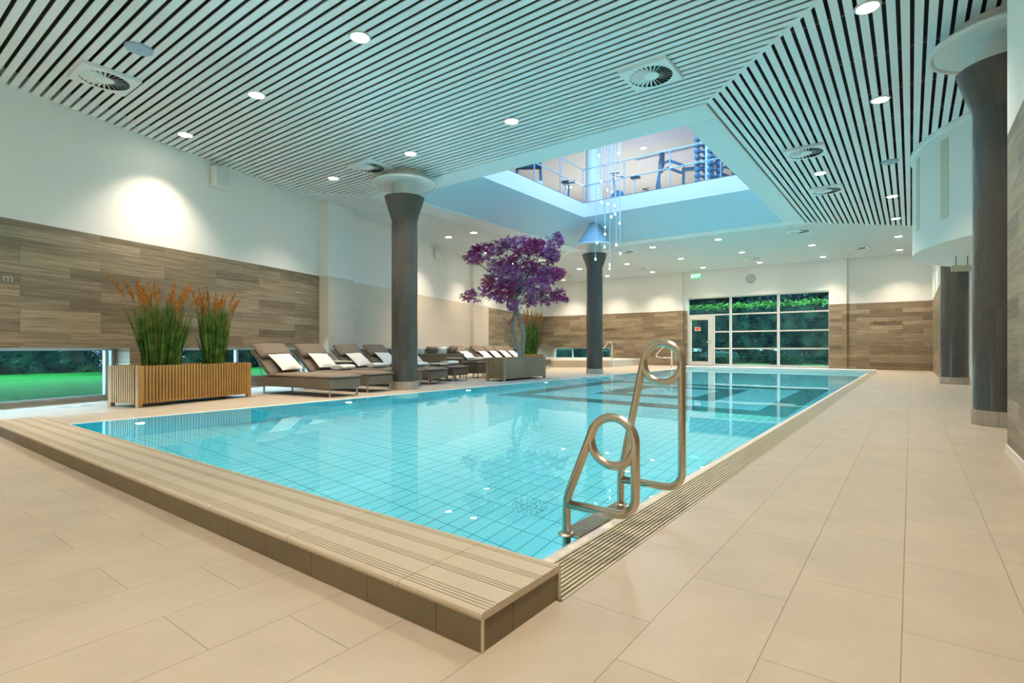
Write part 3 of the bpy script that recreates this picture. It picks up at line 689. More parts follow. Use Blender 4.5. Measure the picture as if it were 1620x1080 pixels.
# ============================================================ PLANTERS AND PLANTS
def planter(L_, W_, H_, label, mat, name='planter_box', rz=0, loc=(0, 0, 0), n1=None):
    r = empty(name, loc, rz, label, 'planter')
    z0 = .055
    b = MB().box(.03, L_-.03, .03, W_-.03, z0, H_-.06); b.build('liner', M['teakd'], r)
    MB().box(.03, L_-.03, .03, W_-.03, H_-.06, H_-.025).build('gravel', M['soil'], r)
    for side in range(4):
        b = MB(); ln = L_ if side % 2 == 0 else W_
        m_ = [Matrix.Identity(4), Matrix.Translation((L_, 0, 0)) @ Matrix.Rotation(PI/2, 4, 'Z'), Matrix.Translation((L_, W_, 0)) @ Matrix.Rotation(PI, 4, 'Z'), Matrix.Translation((0, W_, 0)) @ Matrix.Rotation(-PI/2, 4, 'Z')][side]
        b.m = m_; pitch = .046; k = 0; x = .056
        while x+.03 < ln-.05: b.box(x, x+.030, 0, .026, z0, H_); x += pitch
        b.box(.05, ln-.05, .012, .03, z0, z0+.03)
        b.build('slat_panel', mat, r)
    for x in (0, L_-.06):
        for y in (0, W_-.06): MB().box(x, x+.06, y, y+.06, 0, H_).build('corner_post', mat, r, bevel=.004)
    return r
a1 = math.atan2(1, -.26)
planter(1.80, .63, .56, 'long slatted teak planter holding the two grass clumps', M['teak'], loc=(-8.19, 2.66, 0), rz=a1)
planter(1.95, .55, .56, 'slatted teak planter under the purple tree', M['teak2'], loc=(-7.74, 10.01, 0), rz=math.atan2(1, -.05))
planter(.58, .55, .6, 'small square teak planter with grass behind the purple tree', M['teak'], loc=(-9.4, 13.62, 0), rz=PI/2)
def grass(x, y, z, R1, H_, nb, npl, label, seed, rx=1., rz=0, lean=.55):
    rn = random.Random(seed); r = empty('feather_grass', (x, y, z), rz, label, 'ornamental grass')
    b = MB()
    def path(top, h, bx, by, curve):
        pts = []
        for i in range(6):
            t = i/5.; pts.append(Vector((bx+(top[0]-bx)*t**1.35, by+(top[1]-by)*t**1.35, h*t-curve*t*t)))
        return pts
    for k in range(nb):
        a = rn.uniform(0, 2*PI); q = math.sqrt(rn.random()); bx, by = R1*rx*q*math.cos(a), R1*q*math.sin(a)
        h = H_*rn.uniform(.42, .93); sp_ = rn.uniform(1.1, 2.1)
        pts = path((bx*sp_+rn.uniform(-.06, .06), by*sp_+rn.uniform(-.06, .06)), h, bx, by, 0 if rn.random() < .8 else .08)
        wd = rn.uniform(.005, .0095); sd = Vector((rn.uniform(-1, 1), rn.uniform(-1, 1), 0)).normalized()*wd
        vs = []; fs = []
        for i, p in enumerate(pts):
            w_ = sd*(1-(i/5.)**3*.9); vs += [p-w_, p+w_]
        for i in range(5): fs.append((2*i, 2*i+1, 2*i+3, 2*i+2))
        b._a(vs, fs)
    b.build('blades', M['blade'], r)['kind'] = 'stuff'
    for k in range(npl):
        a = 2*PI*k/npl+rn.uniform(-.3, .3); q = rn.uniform(.4, 1); bx, by = R1*rx*q*math.cos(a)*.7, R1*q*math.sin(a)*.7
        sp_ = rn.uniform(2.0, 3.6); h = H_*rn.uniform(.80, 1.0)
        top = (bx*sp_+rn.uniform(-.05, .05), by*sp_+rn.uniform(-.05, .05))
        pts = path(top, h, bx, by, 0); dr_ = (pts[-1]-pts[-2]).normalized()
        pl = MB(); pl.tube(pts, .003, 4)
        L2 = rn.uniform(.24, .34); base = pts[-1]-dr_*L2*.45
        bend = Vector((dr_.x*1.2, dr_.y*1.2, -.12))
        axis = [base+dr_*L2*t+bend*L2*.5*t*t for t in (0, .2, .4, .6, .8, 1)]
        pl.tube(axis, [.005, .019, .025, .022, .015, .003], 6)
        for q_ in range(95):
            t = rn.random(); i = min(4, int(t*5)); p = axis[i].lerp(axis[i+1], t*5-i)
            dd = (dr_*1.1+Vector((rn.uniform(-1, 1), rn.uniform(-1, 1), rn.uniform(-.6, 1)))*.6)
            pl.leaf(p, dd, rn.uniform(.025, .042), .006)
        pl.build('plume', M['plume'], r)
    return r
def onp1(t, s_): # along planter 1
    c, sn = math.cos(a1), math.sin(a1); return (-8.19+c*t-sn*s_, 2.66+sn*t+c*s_)
p = onp1(.52, .31); grass(p[0], p[1], .53, .19, 1.13, 520, 24, 'feather grass clump with rust plumes, nearer one in the long planter', 5, 1.25, a1)
p = onp1(1.36, .31); grass(p[0], p[1], .53, .135, 1.08, 430, 18, 'feather grass clump with rust plumes, farther one in the long planter', 8, 1.2, a1)
grass(-9.68, 13.9, .57, .2, 1.33, 420, 22, 'tall upright grass clump in the small planter behind the tree', 12, 1, 0)

# purple tree
def tree():
    rn = random.Random(21); T = empty('maple_tree', (-8.05, 11.05, .53), 0, 'purple leaved tree with twin grey trunks rising from the teak planter', 'tree')
    R = Vector((math.cos(TH), math.sin(TH), 0)); Fv = Vector((-math.sin(TH), math.cos(TH), 0))
    def W(a, b_, z): return R*a+Fv*b_+Vector((0, 0, z))
    tk = MB()
    def smooth(pts, n=5):
        P = [Vector(p) for p in pts]; out = []
        for i in range(len(P)-1):
            p0, p1, p2, p3 = P[max(i-1, 0)], P[i], P[i+1], P[min(i+2, len(P)-1)]
            for k in range(n):
                t = k/n; out.append(.5*((2*p1)+(-p0+p2)*t+(2*p0-5*p1+4*p2-p3)*t*t+(-p0+3*p1-3*p2+p3)*t**3))
        return out+[P[-1]]
    def br(pts, r0, r1, n=8, where=None):
        P = smooth(pts); (where or tk).tube(P, [r0+(r1-r0)*i/(len(P)-1) for i in range(len(P))], n); return P
    br([W(.03, 0, -.1), W(-.02, 0, .25), W(-.13, .02, .6), W(-.17, 0, .9), W(-.12, 0, 1.15), W(-.13, 0, 1.45), W(-.16, 0, 1.75)], .055, .04)
    br([W(.05, .03, -.1), W(.09, .05, .3), W(.11, .05, .65), W(.03, .04, .95), W(-.05, .02, 1.2), W(-.08, .03, 1.5), W(-.10, .03, 1.8)], .05, .038)
    tk.build('trunk', M['bark'], T, smooth=True)
    # clumps: (screen-right, depth, height above planter, radius)
    cl = [(-1.25, .2, 1.62, .24), (-.72, -.2, 1.75, .32), (-.8, .3, 2.05, .22), (-.95, -.1, 2.72, .32), (-1.2, .2, 2.6, .26), (-.6, .3, 2.9, .28), (-.55, .1, 2.35, .3), (-.3, -.3, 2.1, .38), (-.2, .4, 2.5, .36), (-.3, 0, 1.72, .34), (-.15, -.2, 1.35, .2),
          (.05, -.3, 2.82, .34), (-.3, .2, 3.02, .22), (.35, .2, 2.9, .36), (.62, -.2, 2.8, .30), (.95, .1, 3.02, .2), (.85, 0, 2.62, .24), (.98, .0, 3.18, .1), (.25, -.1, 2.35, .28), (.5, .35, 2.3, .34), (.75, -.2, 2.15, .33), (.98, .1, 2.2, .22), (.4, -.35, 1.85, .34), (.72, .25, 1.62, .3),
          (1.0, -.1, 1.62, .2), (.3, .1, 1.5, .22), (1.18, 0, 1.5, .1), (-.5, -.4, 1.55, .2), (.0, .5, 1.95, .35)]
    fork = W(-.13, 0, 1.7); bb = MB()
    for (a, b_, z, r_) in cl:
        e_ = W(a, b_, z); mid = fork.lerp(e_, .5)+Vector((rn.uniform(-.1, .1), rn.uniform(-.1, .1), rn.uniform(-.15, .05)))
        f0 = fork+Vector((rn.uniform(-.03, .03), rn.uniform(-.03, .03), rn.uniform(-.35, .1) if z < 1.9 else rn.uniform(0, .3)))
        br([f0, mid, e_], .024 if z > 2 else .016, .006, 6, bb)
    bb.build('branches', M['bark'], T, smooth=True)
    lf = MB()
    def sprig(p, q, n):
        for _ in range(n):
            d_ = Vector((rn.gauss(0, 1), rn.gauss(0, 1), rn.gauss(-.25, .7))); 
            nr = Vector((rn.gauss(0, .5), rn.gauss(0, .5), 1))
            d0 = d_.normalized(); sd = d0.cross(nr).normalized()
            for k in (-1.1, -.6, 0, .6, 1.1):     # palmate maple leaf
                dd = d0*math.cos(k)+sd*math.sin(k)+Vector((0, 0, -.2))
                lf.leaf(p, dd, q*(1-.28*abs(k)), q*.23, nr)
            p = p+Vector((rn.gauss(0, .02), rn.gauss(0, .02), rn.gauss(0, .02)))
    for (a, b_, z, r_) in cl:
        n_ = int(84*(r_/.3)**2)+10
        for k in range(n_):
            v = Vector((rn.gauss(0, 1), rn.gauss(0, 1), rn.gauss(0, 1))).normalized()*r_*rn.uniform(.25, 1.0)**.6
            v.z *= .8
            sprig(W(a, b_, z)+v, rn.uniform(.07, .12), 2)
    for (a, z, n_) in ((-.28, .95, 16), (.12, .93, 14), (-.1, 1.12, 12)):
        for k in range(n_): sprig(W(a-.02+rn.gauss(0, .09), rn.gauss(0, .08), z+rn.gauss(0, .06)), rn.uniform(.05, .08), 1)
    lf.build('foliage', M['maple'], T)['kind'] = 'stuff'
tree()

# ============================================================ LOUNGERS
def rbox(mb, x0, x1, y0, y1, z0, z1): return mb.box(x0, x1, y0, y1, z0, z1)
def slab_mb(x0, x1, hw, z0, z1, puff=.012, nx=14, ny=8):
    """soft rounded cushion slab lying along x"""
    mb = MB(); vs = []; fs = []
    def top(i, j, s_):
        a, b_ = i/nx*2-1, j/ny*2-1
        ea, eb = 1-abs(a)**10, 1-abs(b_)**6
        z = (z0+z1)/2+s_*((z1-z0)/2)*(.35+.65*min(ea, eb)) + s_*puff*ea*eb
        return (x0+(x1-x0)*i/nx, hw*b_, z)
    for s_ in (1, -1):
        o = len(vs)
        for i in range(nx+1):
            for j in range(ny+1): vs.append(top(i, j, s_))
        for i in range(nx):
            for j in range(ny):
                q = (o+i*(ny+1)+j, o+(i+1)*(ny+1)+j, o+(i+1)*(ny+1)+j+1, o+i*(ny+1)+j+1); fs.append(q if s_ > 0 else q[::-1])
    N_ = (nx+1)*(ny+1)
    loop = [i*(ny+1) for i in range(nx+1)]+[nx*(ny+1)+j for j in range(1, ny+1)]+[i*(ny+1)+ny for i in range(nx-1, -1, -1)]+[j for j in range(ny-1, 0, -1)]
    for k in range(len(loop)):
        a, b_ = loop[k], loop[(k+1) % len(loop)]; fs.append((a, a+N_, b_+N_, b_))
    return mb._a(vs, fs)
def pillow_mb(w_, h_, t, n=14):
    mb = MB(); vs = []; fs = []
    for s_ in (1, -1):
        o = len(vs)
        for i in range(n+1):
            for j in range(n+1):
                a, b_ = i/n*2-1, j/n*2-1
                k = (1-a*a)**.55*(1-b_*b_)**.55 if abs(a) < 1 and abs(b_) < 1 else 0
                pin = 1-.07*(1-(a*a*b_*b_))*0-.08*((1-b_*b_)*a*a+(1-a*a)*b_*b_)
                vs.append((a*w_/2*pin, b_*h_/2*pin, s_*t/2*k))
        for i in range(n):
            for j in range(n):
                q = (o+i*(n+1)+j, o+(i+1)*(n+1)+j, o+(i+1)*(n+1)+j+1, o+i*(n+1)+j+1); fs.append(q if s_ > 0 else q[::-1])
    return mb._a(vs, fs)
BA = math.radians(40)   # backrest angle
HX = 1.42               # hinge
def make_lounger(label):
    r = empty('sun_lounger', (0, 0, 0), 0, label, 'sun lounger', 'brown wicker sun loungers along the long side wall')
    b = MB(); x0, x1, hw = -.08, 1.96, .33
    b.prism([(x0+.03, -hw), (x1, -hw), (x1, hw), (x0+.03, hw), (x0, hw-.04), (x0-.01, 0), (x0, -hw+.04)][::1], .135, .30)
    b.build('wicker_base', M['wicker'], r, bevel=.012)
    for x in (-.02, 1.62):
        for s_ in (-1, 1): MB().tube([(x, s_*.29, 0), (x, s_*.29, .14)], .016, 10).build('leg', M['metal'], r)
    slab_mb(-.10, HX+.02, .325, .295, .36).build('mattress', M['cushion'], r, smooth=True)
    bm_ = Matrix.Translation((HX, 0, .315)) @ Matrix.Rotation(-BA, 4, 'Y')
    b = MB(); b.m = bm_; b.box(0, .68, -.325, .325, -.03, 0); b.build('backrest_frame', M['wicker'], r, bevel=.008)
    b = slab_mb(0, .66, .32, .0, .055); b.v = [tuple(bm_ @ Vector(v)) for v in b.v]; b.build('back_cushion', M['cushion'], r, smooth=True)
    b = slab_mb(.37, .71, .33, .05, .165, .012, 10, 8); b.v = [tuple(bm_ @ Vector(v)) for v in b.v]; b.build('headrest', M['cushion'], r, smooth=True)
    b = MB()
    for s_ in (-1, 1): b.tube([(HX+.40, s_*.27, .60), (HX+.28, s_*.27, .30)], .009, 8)
    b.build('backrest_strut', M['metal'], r)
    return r
LA = math.atan2(-.13, -.99)
spots = [(-7.51, 5.35), (-7.82, 6.33), (-8.27, 7.52), (-8.42, 8.42), (-8.88, 9.67), (-10.0, 13.05), (-10.4, 14.45), (-10.75, 15.45), (-11.1, 16.5), (-11.45, 17.5)]
ll = ['brown wicker sun lounger with one white pillow, nearest to the long grass planter', 'brown wicker sun lounger, second from the grass planter, with pillow and towel',
      'brown wicker sun lounger, third from the grass planter, behind the little side table', 'brown wicker sun lounger partly hidden by the column, fourth from the grass planter',
      'brown wicker sun lounger just beyond the column, its foot beside the footstools', 'brown wicker sun lounger next after the sofa, first of the far row',
      'brown wicker sun lounger, second of the far row behind the tree planter', 'brown wicker sun lounger, third of the far row behind the tree planter',
      'brown wicker sun lounger, fourth of the far row behind the tree planter', 'brown wicker sun lounger at the end of the far row beside the hot tub']
L0 = make_lounger(ll[0]); L0.location = (*spots[0], 0); L0.rotation_euler = (0, 0, LA)
for k in range(1, 10): dup(L0, (*spots[k], 0), LA, ll[k])
def lp(k, x, y, z):
    c, s_ = math.cos(LA), math.sin(LA); return (spots[k][0]+c*x-s_*y, spots[k][1]+s_*x+c*y, z)
pm = pillow_mb(.46, .46, .13)
pil0 = None
pn = ['on the lounger nearest the grass planter', 'on the second lounger from the grass planter', 'on the third lounger, behind the side table', 'on the lounger partly behind the column',
      'on the lounger just beyond the column', 'on the first lounger of the far row', 'on the second lounger of the far row', 'on the third lounger of the far row', 'on the fourth lounger of the far row', 'on the end lounger beside the hot tub']
def place_mesh(name, mb_or_obj, mat, loc, eul, label, cat, group, smooth=True):
    if isinstance(mb_or_obj, MB): o = mb_or_obj.build(name, mat, None, smooth=smooth)
    else: o = mb_or_obj.copy(); C.objects.link(o)
    o.location = loc; o.rotation_euler = eul; tag(o, label, cat, group); return o
for k in range(10):
    base = Matrix.Translation((*spots[k], 0)) @ Matrix.Rotation(LA, 4, 'Z') @ Matrix.Translation((HX-.03, (.0 if k else -.02), .42)) @ Matrix.Rotation(-math.radians(37), 4, 'Y') @ Matrix.Translation((.12, 0, .075)) @ Matrix.Rotation(random.Random(k).uniform(-.08, .08), 4, 'Z')
    o = place_mesh('pillow', pm if pil0 is None else pil0, M['linen'], (0, 0, 0), (0, 0, 0), 'square white pillow leaning '+pn[k], 'pillow', 'white pillows on the loungers')
    o.matrix_world = base; o.location = base.to_translation(); o.rotation_euler = base.to_euler()
    if pil0 is None: pil0 = o
def towel_mb():
    mb = MB(); pts = []
    n = 40
    outer = [(.15*math.cos(2*PI*i/n)*(1 if abs(math.cos(2*PI*i/n)) < .99 else 1), .048*(1 if math.sin(2*PI*i/n) > 0 else 1)*math.copysign(abs(math.sin(2*PI*i/n))**.7, math.sin(2*PI*i/n))) for i in range(n)]
    vs = []; fs = []; m = 9
    for j in range(m):
        t = j/(m-1); x = -.2+.4*t; k = 1-.10*abs(2*t-1)**4+.02*math.sin(j*2.1)
        for (y, z) in outer: vs.append((x, y*k, .048+z*k))
    for j in range(m-1):
        for i in range(n): fs.append((j*n+i, j*n+(i+1) % n, (j+1)*n+(i+1) % n, (j+1)*n+i))
    # fold layers at both ends: spiral lip
    for j in (0, m-1):
        o = len(vs); x = vs[j*n][0]; sgn = -1 if j == 0 else 1
        rings = [(.92, .006), (.72, -.004), (.6, .01), (.35, -.002), (.15, .006)]
        prev = j*n
        for q, dx in rings:
            b0 = len(vs)
            for (y, z) in outer: vs.append((x+sgn*dx, y*q, .048+z*q))
            for i in range(n):
                a, b_, c, d_ = prev+i, prev+(i+1) % n, b0+(i+1) % n, b0+i
                fs.append((a, b_, c, d_) if j else (d_, c, b_, a))
            prev = b0
        fs.append(tuple(prev+i for i in range(n)))
    mb._a(vs, fs); return mb
tw = towel_mb(); tw0 = None
tl = [(lp(1, .92, -.02, .385), LA+PI/2+.2, 'rolled white towel on the second lounger from the grass planter'), (lp(2, .86, .02, .385), LA+PI/2-.1, 'rolled white towel on the third lounger from the grass planter'),
      (lp(3, .5, .0, .385), LA+PI/2+.1, 'rolled white towel on the lounger beside the column'), (lp(4, .28, .0, .385), LA+PI/2, 'rolled white towel on the foot of the lounger beyond the column'),
      (lp(5, .9, 0, .385), LA+PI/2, 'rolled white towel on the first lounger of the far row')]
for loc, rz, lab in tl:
    o = place_mesh('towel', tw if tw0 is None else tw0, M['towel'], loc, (0, 0, rz), lab, 'towel', 'rolled white towels')
    tw0 = tw0 or o
# side tables
def side_table(x, y, h, w_, label):
    r = empty('side_table', (x, y, 0), LA, label, 'side table', 'small wicker side tables between the loungers')
    MB().box(-w_/2, w_/2, -w_/2, w_/2, h-.03, h).build('tabletop', M['niche'], r, bevel=.005)
    b = MB().box(-w_/2+.02, w_/2-.02, -w_/2+.02, w_/2-.02, h-.07, h-.03); b.build('apron', M['wicker'], r)
    for a in (-1, 1):
        for c in (-1, 1): MB().box(a*(w_/2-.03)-.014, a*(w_/2-.03)+.014, c*(w_/2-.03)-.014, c*(w_/2-.03)+.014, 0, h-.05).build('leg', M['wicker'], r)
side_table(-9.55, 6.70, .53, .4, 'small pale topped side table between the second and third loungers')
side_table(-8.95, 9.03, .44, .34, 'low pale topped side table right beside the column')
side_table(-9.6, 10.25, .54, .3, 'small pale topped side table in front of the wicker sofa')
# sofa
sf = empty('wicker_sofa', (-11.15, 11.05, 0), 0, 'brown wicker sofa with its tall back turned to the pool', 'sofa')
MB().box(.28, .38, -.9, .9, .06, .63).build('backrest', M['wicker'], sf, bevel=.01)
MB().box(-.4, .3, -.9, .9, .06, .3).build('seat_base', M['wicker'], sf, bevel=.01)
for s_ in (-1, 1): MB().box(-.4, .3, s_*.85-.05, s_*.85+.05, .3, .55).build('armrest', M['wicker'], sf, bevel=.01)
for a in (-.35, .3):
    for c in (-.82, .82): MB().tube([(a, c, 0), (a, c, .07)], .02, 8).build('leg', M['metal'], sf)
for c in (-.4, .4):
    q = slab_mb(-.38, .27, .38, .3, .42); q.v = [(a, b_+c, z) for a, b_, z in q.v]; q.build('seat_cushion', M['cushion'], sf, smooth=True)
for k, (yy, lab, mt) in enumerate(((10.32, 'square white pillow on the sofa end nearest the column', 'linen'), (10.77, 'dark taupe pillow on the sofa between the white ones', 'cushion'), (11.21, 'square white pillow at the middle of the sofa', 'linen'), (11.66, 'dark taupe pillow at the far end of the sofa', 'cushion'))):
    o = pillow_mb(.40, .40, .11).build('sofa_pillow', M[mt], None, smooth=True); o.location = (-10.98, yy, .65); o.rotation_euler = (0, PI/2+.25, 0); tag(o, lab, 'pillow', 'pillows on the sofa')
def footstool(x, y, label, rz):
    r = empty('footstool', (x, y, 0), rz, label, 'footstool', 'wicker footstools beside the sofa')
    MB().box(-.25, .25, -.25, .25, .12, .37).build('wicker_base', M['wicker'], r, bevel=.01)
    for a in (-.22, .22):
        for c in (-.22, .22): MB().tube([(a, c, 0), (a, c, .13)], .015, 8).build('leg', M['metal'], r)
    q = slab_mb(-.25, .25, .25, .365, .44); q.build('cushion', M['cushion'], r, smooth=True)
footstool(-9.42, 10.9, 'wicker footstool with rolled towel, nearer one by the sofa', LA); footstool(-9.78, 11.75, 'wicker footstool with rolled towel, farther one partly behind the tree planter', LA)
place_mesh('towel', tw0, None, (-9.42, 10.9, .45), (0, 0, LA+PI/2), 'rolled white towel on the nearer footstool', 'towel', 'rolled white towels')
place_mesh('towel', tw0, None, (-9.78, 11.75, .45), (0, 0, LA+PI/2), 'rolled white towel on the farther footstool', 'towel', 'rolled white towels')

# ============================================================ POOL LADDER (foreground)
lad = empty('pool_ladder', (0, 0, 0), 0, 'steel pool ladder with ring topped handrails at the gutter edge', 'pool ladder')
def arc(c, r_, a0, a1, n=8): return [(c[0]+r_*math.cos(math.radians(a0+(a1-a0)*i/n)), c[1]+r_*math.sin(math.radians(a0+(a1-a0)*i/n))) for i in range(n+1)]
def handrail(Y, zc, xr_, rr, xd, zb, xp, zk, name_label):
    """post at xp, slanting up to a ring (centre xr_, zc, radius rr), down the deck side at xd, back along zb to the post"""
    R3 = .0185; fil = .075
    # slanted leg tangent to the outer loop; outer loop = arc around the same centre
    ang0 = 165
    outer = arc((xr_, zc), rr, ang0, 0, 20)
    path = [(xp, -1.0), (xp, -.3), (xp, zk-.04), (xp+.003, zk), (xp+.012, zk+.035)]
    p2 = outer[0]; q = path[-1]
    path += [(q[0]+(p2[0]-q[0])*t, q[1]+(p2[1]-q[1])*t) for t in (.25, .5, .75, .93)]
    path += outer
    path += [(xd, zc-.05), (xd, zb+fil+.04)]+arc((xd-fil, zb+fil), fil, 0, -90, 7)+[(xd-fil-.05, zb), (xp+.01, zb)]
    h = MB().tube([(x, Y, z) for x, z in path], R3, 14); o = h.build('handrail', M['steel'], lad, smooth=True)
    full = arc((xr_, zc), rr, 0, 360, 40)[:-1]
    MB().tube([(x, Y, z) for x, z in full], R3*.985, 14, closed=True).build('ring', M['steel'], o, smooth=True)
    MB().lathe([(.017, -.006), (.034, -.006), (.036, .0), (.03, .008), (.017, .01)], 20, xp, Y, cap=False).build('post_collar', M['steel'], o)
    return o
handrail(1.97, .42, -.968, .098, -.870, .13, -1.185, .145, 'near')
handrail(2.51, .728, -.968, .096, -.872, .128, -1.188, .17, 'far')
def tread(z, depth=.10):
    b = MB(); b.box(-1.225, -1.225+depth, 1.965, 2.515, z-.022, z-.004)
    for k in range(26): b.box(-1.222, -1.222+depth-.006, 1.985+k*.02, 1.992+k*.02, z-.004, z)
    b.build('tread', M['steel'], lad)
tread(.004); tread(-.28); tread(-.56); tread(-.84)

# far ladder rails near the tub
def farrail(x, y, label, s_=1):
    r = empty('grab_rail', (x, y, 0), 0, label, 'handrail', 'small steel grab rails at the far end')
    MB().tube([(0, 0, 0), (0, 0, .92), (-.03, 0, 1.0), (-.12, 0, 1.04), (-.2, 0, 1.0), (-.6, 0, .58), (-.66, 0, .48), (-.6, 0, .42), (-.5, 0, .40), (0, 0, .40)], .022, 8).build('rail', M['chrome'], r, smooth=True)
    MB().lathe([(0, 0), (.05, 0), (.05, .01), (.0, .012)], 16, cap=False).build('foot_plate', M['chrome'], r)
farrail(-9.85, 20.0, 'thin steel grab rail at the corner of the hot tub'); 
farrail(-7.75, 21.1, 'thin steel grab rail standing near the garden door')
# hot tub
tub = empty('hot_tub', (0, 0, 0), 0, 'low tiled hot tub platform in the far corner', 'hot tub')
pl = [(-11.75, 18.5), (-9.95, 19.9), (-9.95, 23.5), (-15.0, 23.5), (-13.95, 20.6)]
MB().prism(pl, 0, .27).build('tiled_base', tiles('tub_tile', 'hz', .3, .3, (.50, .43, .32), (.46, .4, .3), (.3, .25, .2), .003, 0), tub)
MB().prism([(x+(-.0), y) for x, y in pl], .27, .31).build('rim', M['rim'], tub)
MB().lathe([(0, .312), (1.1, .312), (1.12, .33), (1.2, .335), (1.22, .31)], 48, -12.2, 21.6, cap=False).build('basin_ring', M['rim'], tub, smooth='auto')
MB().lathe([(0, .318), (1.1, .318)], 48, -12.2, 21.6, cap=False).build('tub_water', M['cove'], tub)

# ============================================================ UNDERWATER LAMPS
ul = bpy.data.lights.new('underwater', 'SPOT'); ul.energy = UNDER_W; ul.color = (.66, .97, 1); ul.spot_size = math.radians(165); ul.spot_blend = 1; ul.shadow_soft_size = .035
def ulamp(x, y, rz, label):
    r = empty('underwater_lamp', (x, y, -.42), rz, label, 'underwater lamp', 'round underwater lamps in the pool walls')
    b = MB(); b.m = Matrix.Rotation(PI/2, 4, 'Y'); b.lathe([(.0, .004), (.05, .004), (.05, .015)], 24, cap=False); b.build('lens', M['ulens'], r)
    b = MB(); b.m = Matrix.Rotation(PI/2, 4, 'Y'); b.lathe([(.05, 0), (.05, .016), (.062, .016), (.066, .0)], 24, cap=False); b.build('trim_ring', M['chrome'], r, smooth='auto')
    o = bpy.data.objects.new('bulb', ul); C.objects.link(o); o.parent = r; o.location = (.05, 0, 0); o.rotation_euler = (0, -PI/2+.35, 0)
    return r
U0 = ulamp(PX0, 2.3, 0, 'round underwater lamp on the lounger side, nearest the step')
for k, y in enumerate((5.1, 7.9, 10.7, 13.5, 16.3, 19.1)):
    dup(U0, (PX0, y, -.42), 0, 'round underwater lamp on the lounger side, number %s from the step' % ordn[k+1])
for k, y in enumerate((3.7, 6.5, 9.3, 12.1, 14.9, 17.7)):  # unseen lamps added on the walkway side to brighten the pool
    dup(U0, (PX1, y, -.42), PI, 'unseen underwater lamp added under the walkway edge to light the pool, %s from the ladder' % ordn[k])
# floor drain in the pool
dn = empty('pool_drain', (-2.35, 3.35, -PD), 0, 'round white drain cover in the pool bottom', 'drain')
MB().lathe([(0, .004), (.13, .004), (.14, 0)], 32, cap=False).build('cover', M['pool'], dn)
b = MB()
for k in range(16):
    for rr in (.05, .09, .12):
        a = 2*PI*k/16+rr*9; b.m = Matrix.Rotation(a, 4, 'Z'); b.box(rr, rr+.02, -.004, .004, .004, .0055)
b.build('slot', M['lane'], dn)

# ============================================================ SIGNS AND SMALL THINGS
o = text('Depth 1.40 m', 'depth_lettering', .15, M['text'], (-.68, BY-.004, 1.71), (PI/2, 0, 0)); tag(o, 'dark lettering Depth 1.40 m on the planks right of the far window', 'lettering')
o = text('Depth 1.40 m', 'depth_lettering', .15, M['text'], (-11.75, BY-.004, 1.68), (PI/2, 0, 0)); tag(o, 'dark lettering Depth 1.40 m on the planks above the hot tub', 'lettering')
p = wallP(1.62, .004, 1.68)
o = text('Depth 1.40 m', 'depth_lettering', .15, M['textm'], p, (PI/2, 0, FR+0), align='RIGHT'); o.rotation_euler = (PI/2, 0, FR-0)
tag(o, 'silver lettering on the planks at the edge of the picture, only the m in view', 'lettering')
p = wallP(1.615, .004, 1.69); o.location = p
ex = empty('exit_sign', (-7.35, 22.9, 3.86), 0, 'green lit EXIT sign hanging from the far ceiling', 'exit sign')
MB().box(-.2, .2, -.02, .02, -.1, .1).build('sign_plate', M['exit'], ex); text('EXIT', 'sign_letters', .2, M['exitw'], (0, -.023, -.002), (PI/2, 0, 0), ex)
MB().tube([(-.15, 0, .1), (-.15, 0, .29)], .006, 6).build('hanger', M['alu'], ex); MB().tube([(.15, 0, .1), (.15, 0, .29)], .006, 6).build('hanger', M['alu'], ex)
ck = empty('wall_clock', (-5.3, BY-.002, 3.66), 0, 'round grey wall clock above the far window', 'clock')
b = MB(); b.m = Matrix.Rotation(PI/2, 4, 'X'); b.lathe([(.13, 0), (.17, 0), (.175, .02), (.165, .04), (.145, .03)], 40, cap=False); b.build('rim', M['clockrim'], ck, smooth='auto')
b = MB(); b.m = Matrix.Rotation(PI/2, 4, 'X'); b.lathe([(0, .025), (.15, .025), (.15, 0)], 40, cap=False); b.build('face', M['clockface'], ck)
b = MB()
for k in range(12): b.m = Matrix.Rotation(k*PI/6, 4, 'Y'); b.box(-.005, .005, -.028, -.025, .11, .138)
b.build('hour_mark', M['clockrim'], ck)
MB().box(-.007, .007, -.032, -.028, -.09, .01).build('hour_hand', M['text'], ck); MB().box(-.004, .004, -.034, -.031, -.01, .12).build('minute_hand', M['text'], ck)
# signs hung below the bulkhead
hs = empty('hanging_sign', (.70, 12.1, 2.18), .45, 'small cream sign hung on two rods below the curved bulkhead', 'sign')
MB().box(-.15, .15, -.012, .012, -.05, .055).build('sign_plate', M['cream2'], hs)
for a in (-.08, .1): MB().tube([(a, 0, .05), (a, 0, .22)], .007, 6).build('rod', M['text'], hs)
hs = empty('hanging_sign', (.84, 9.95, 2.24), .9, 'small pale blue sign hung below the bulkhead beside the near column', 'sign')
MB().box(-.1, .1, -.012, .012, -.05, .05).build('sign_plate', M['bluegrey'], hs); MB().tube([(0, 0, .05), (0, 0, .16)], .007, 6).build('rod', M['text'], hs)
fd = empty('floor_drain', (.50, 3.22, 0), 0, 'square slotted drain set in the walkway tiles', 'drain')
MB().box(-.09, .09, -.09, .09, 0, .002).build('frame', M['nosing'], fd); MB().box(-.083, .083, -.083, .083, .0015, .003).build('cover', M['floor'], fd)
b = MB()
for i in range(5):
    for j in range(4): b.box(-.065+i*.03, -.052+i*.03, -.06+j*.035, -.052+j*.035, .003, .0036)
b.build('slot', M['text'], fd)
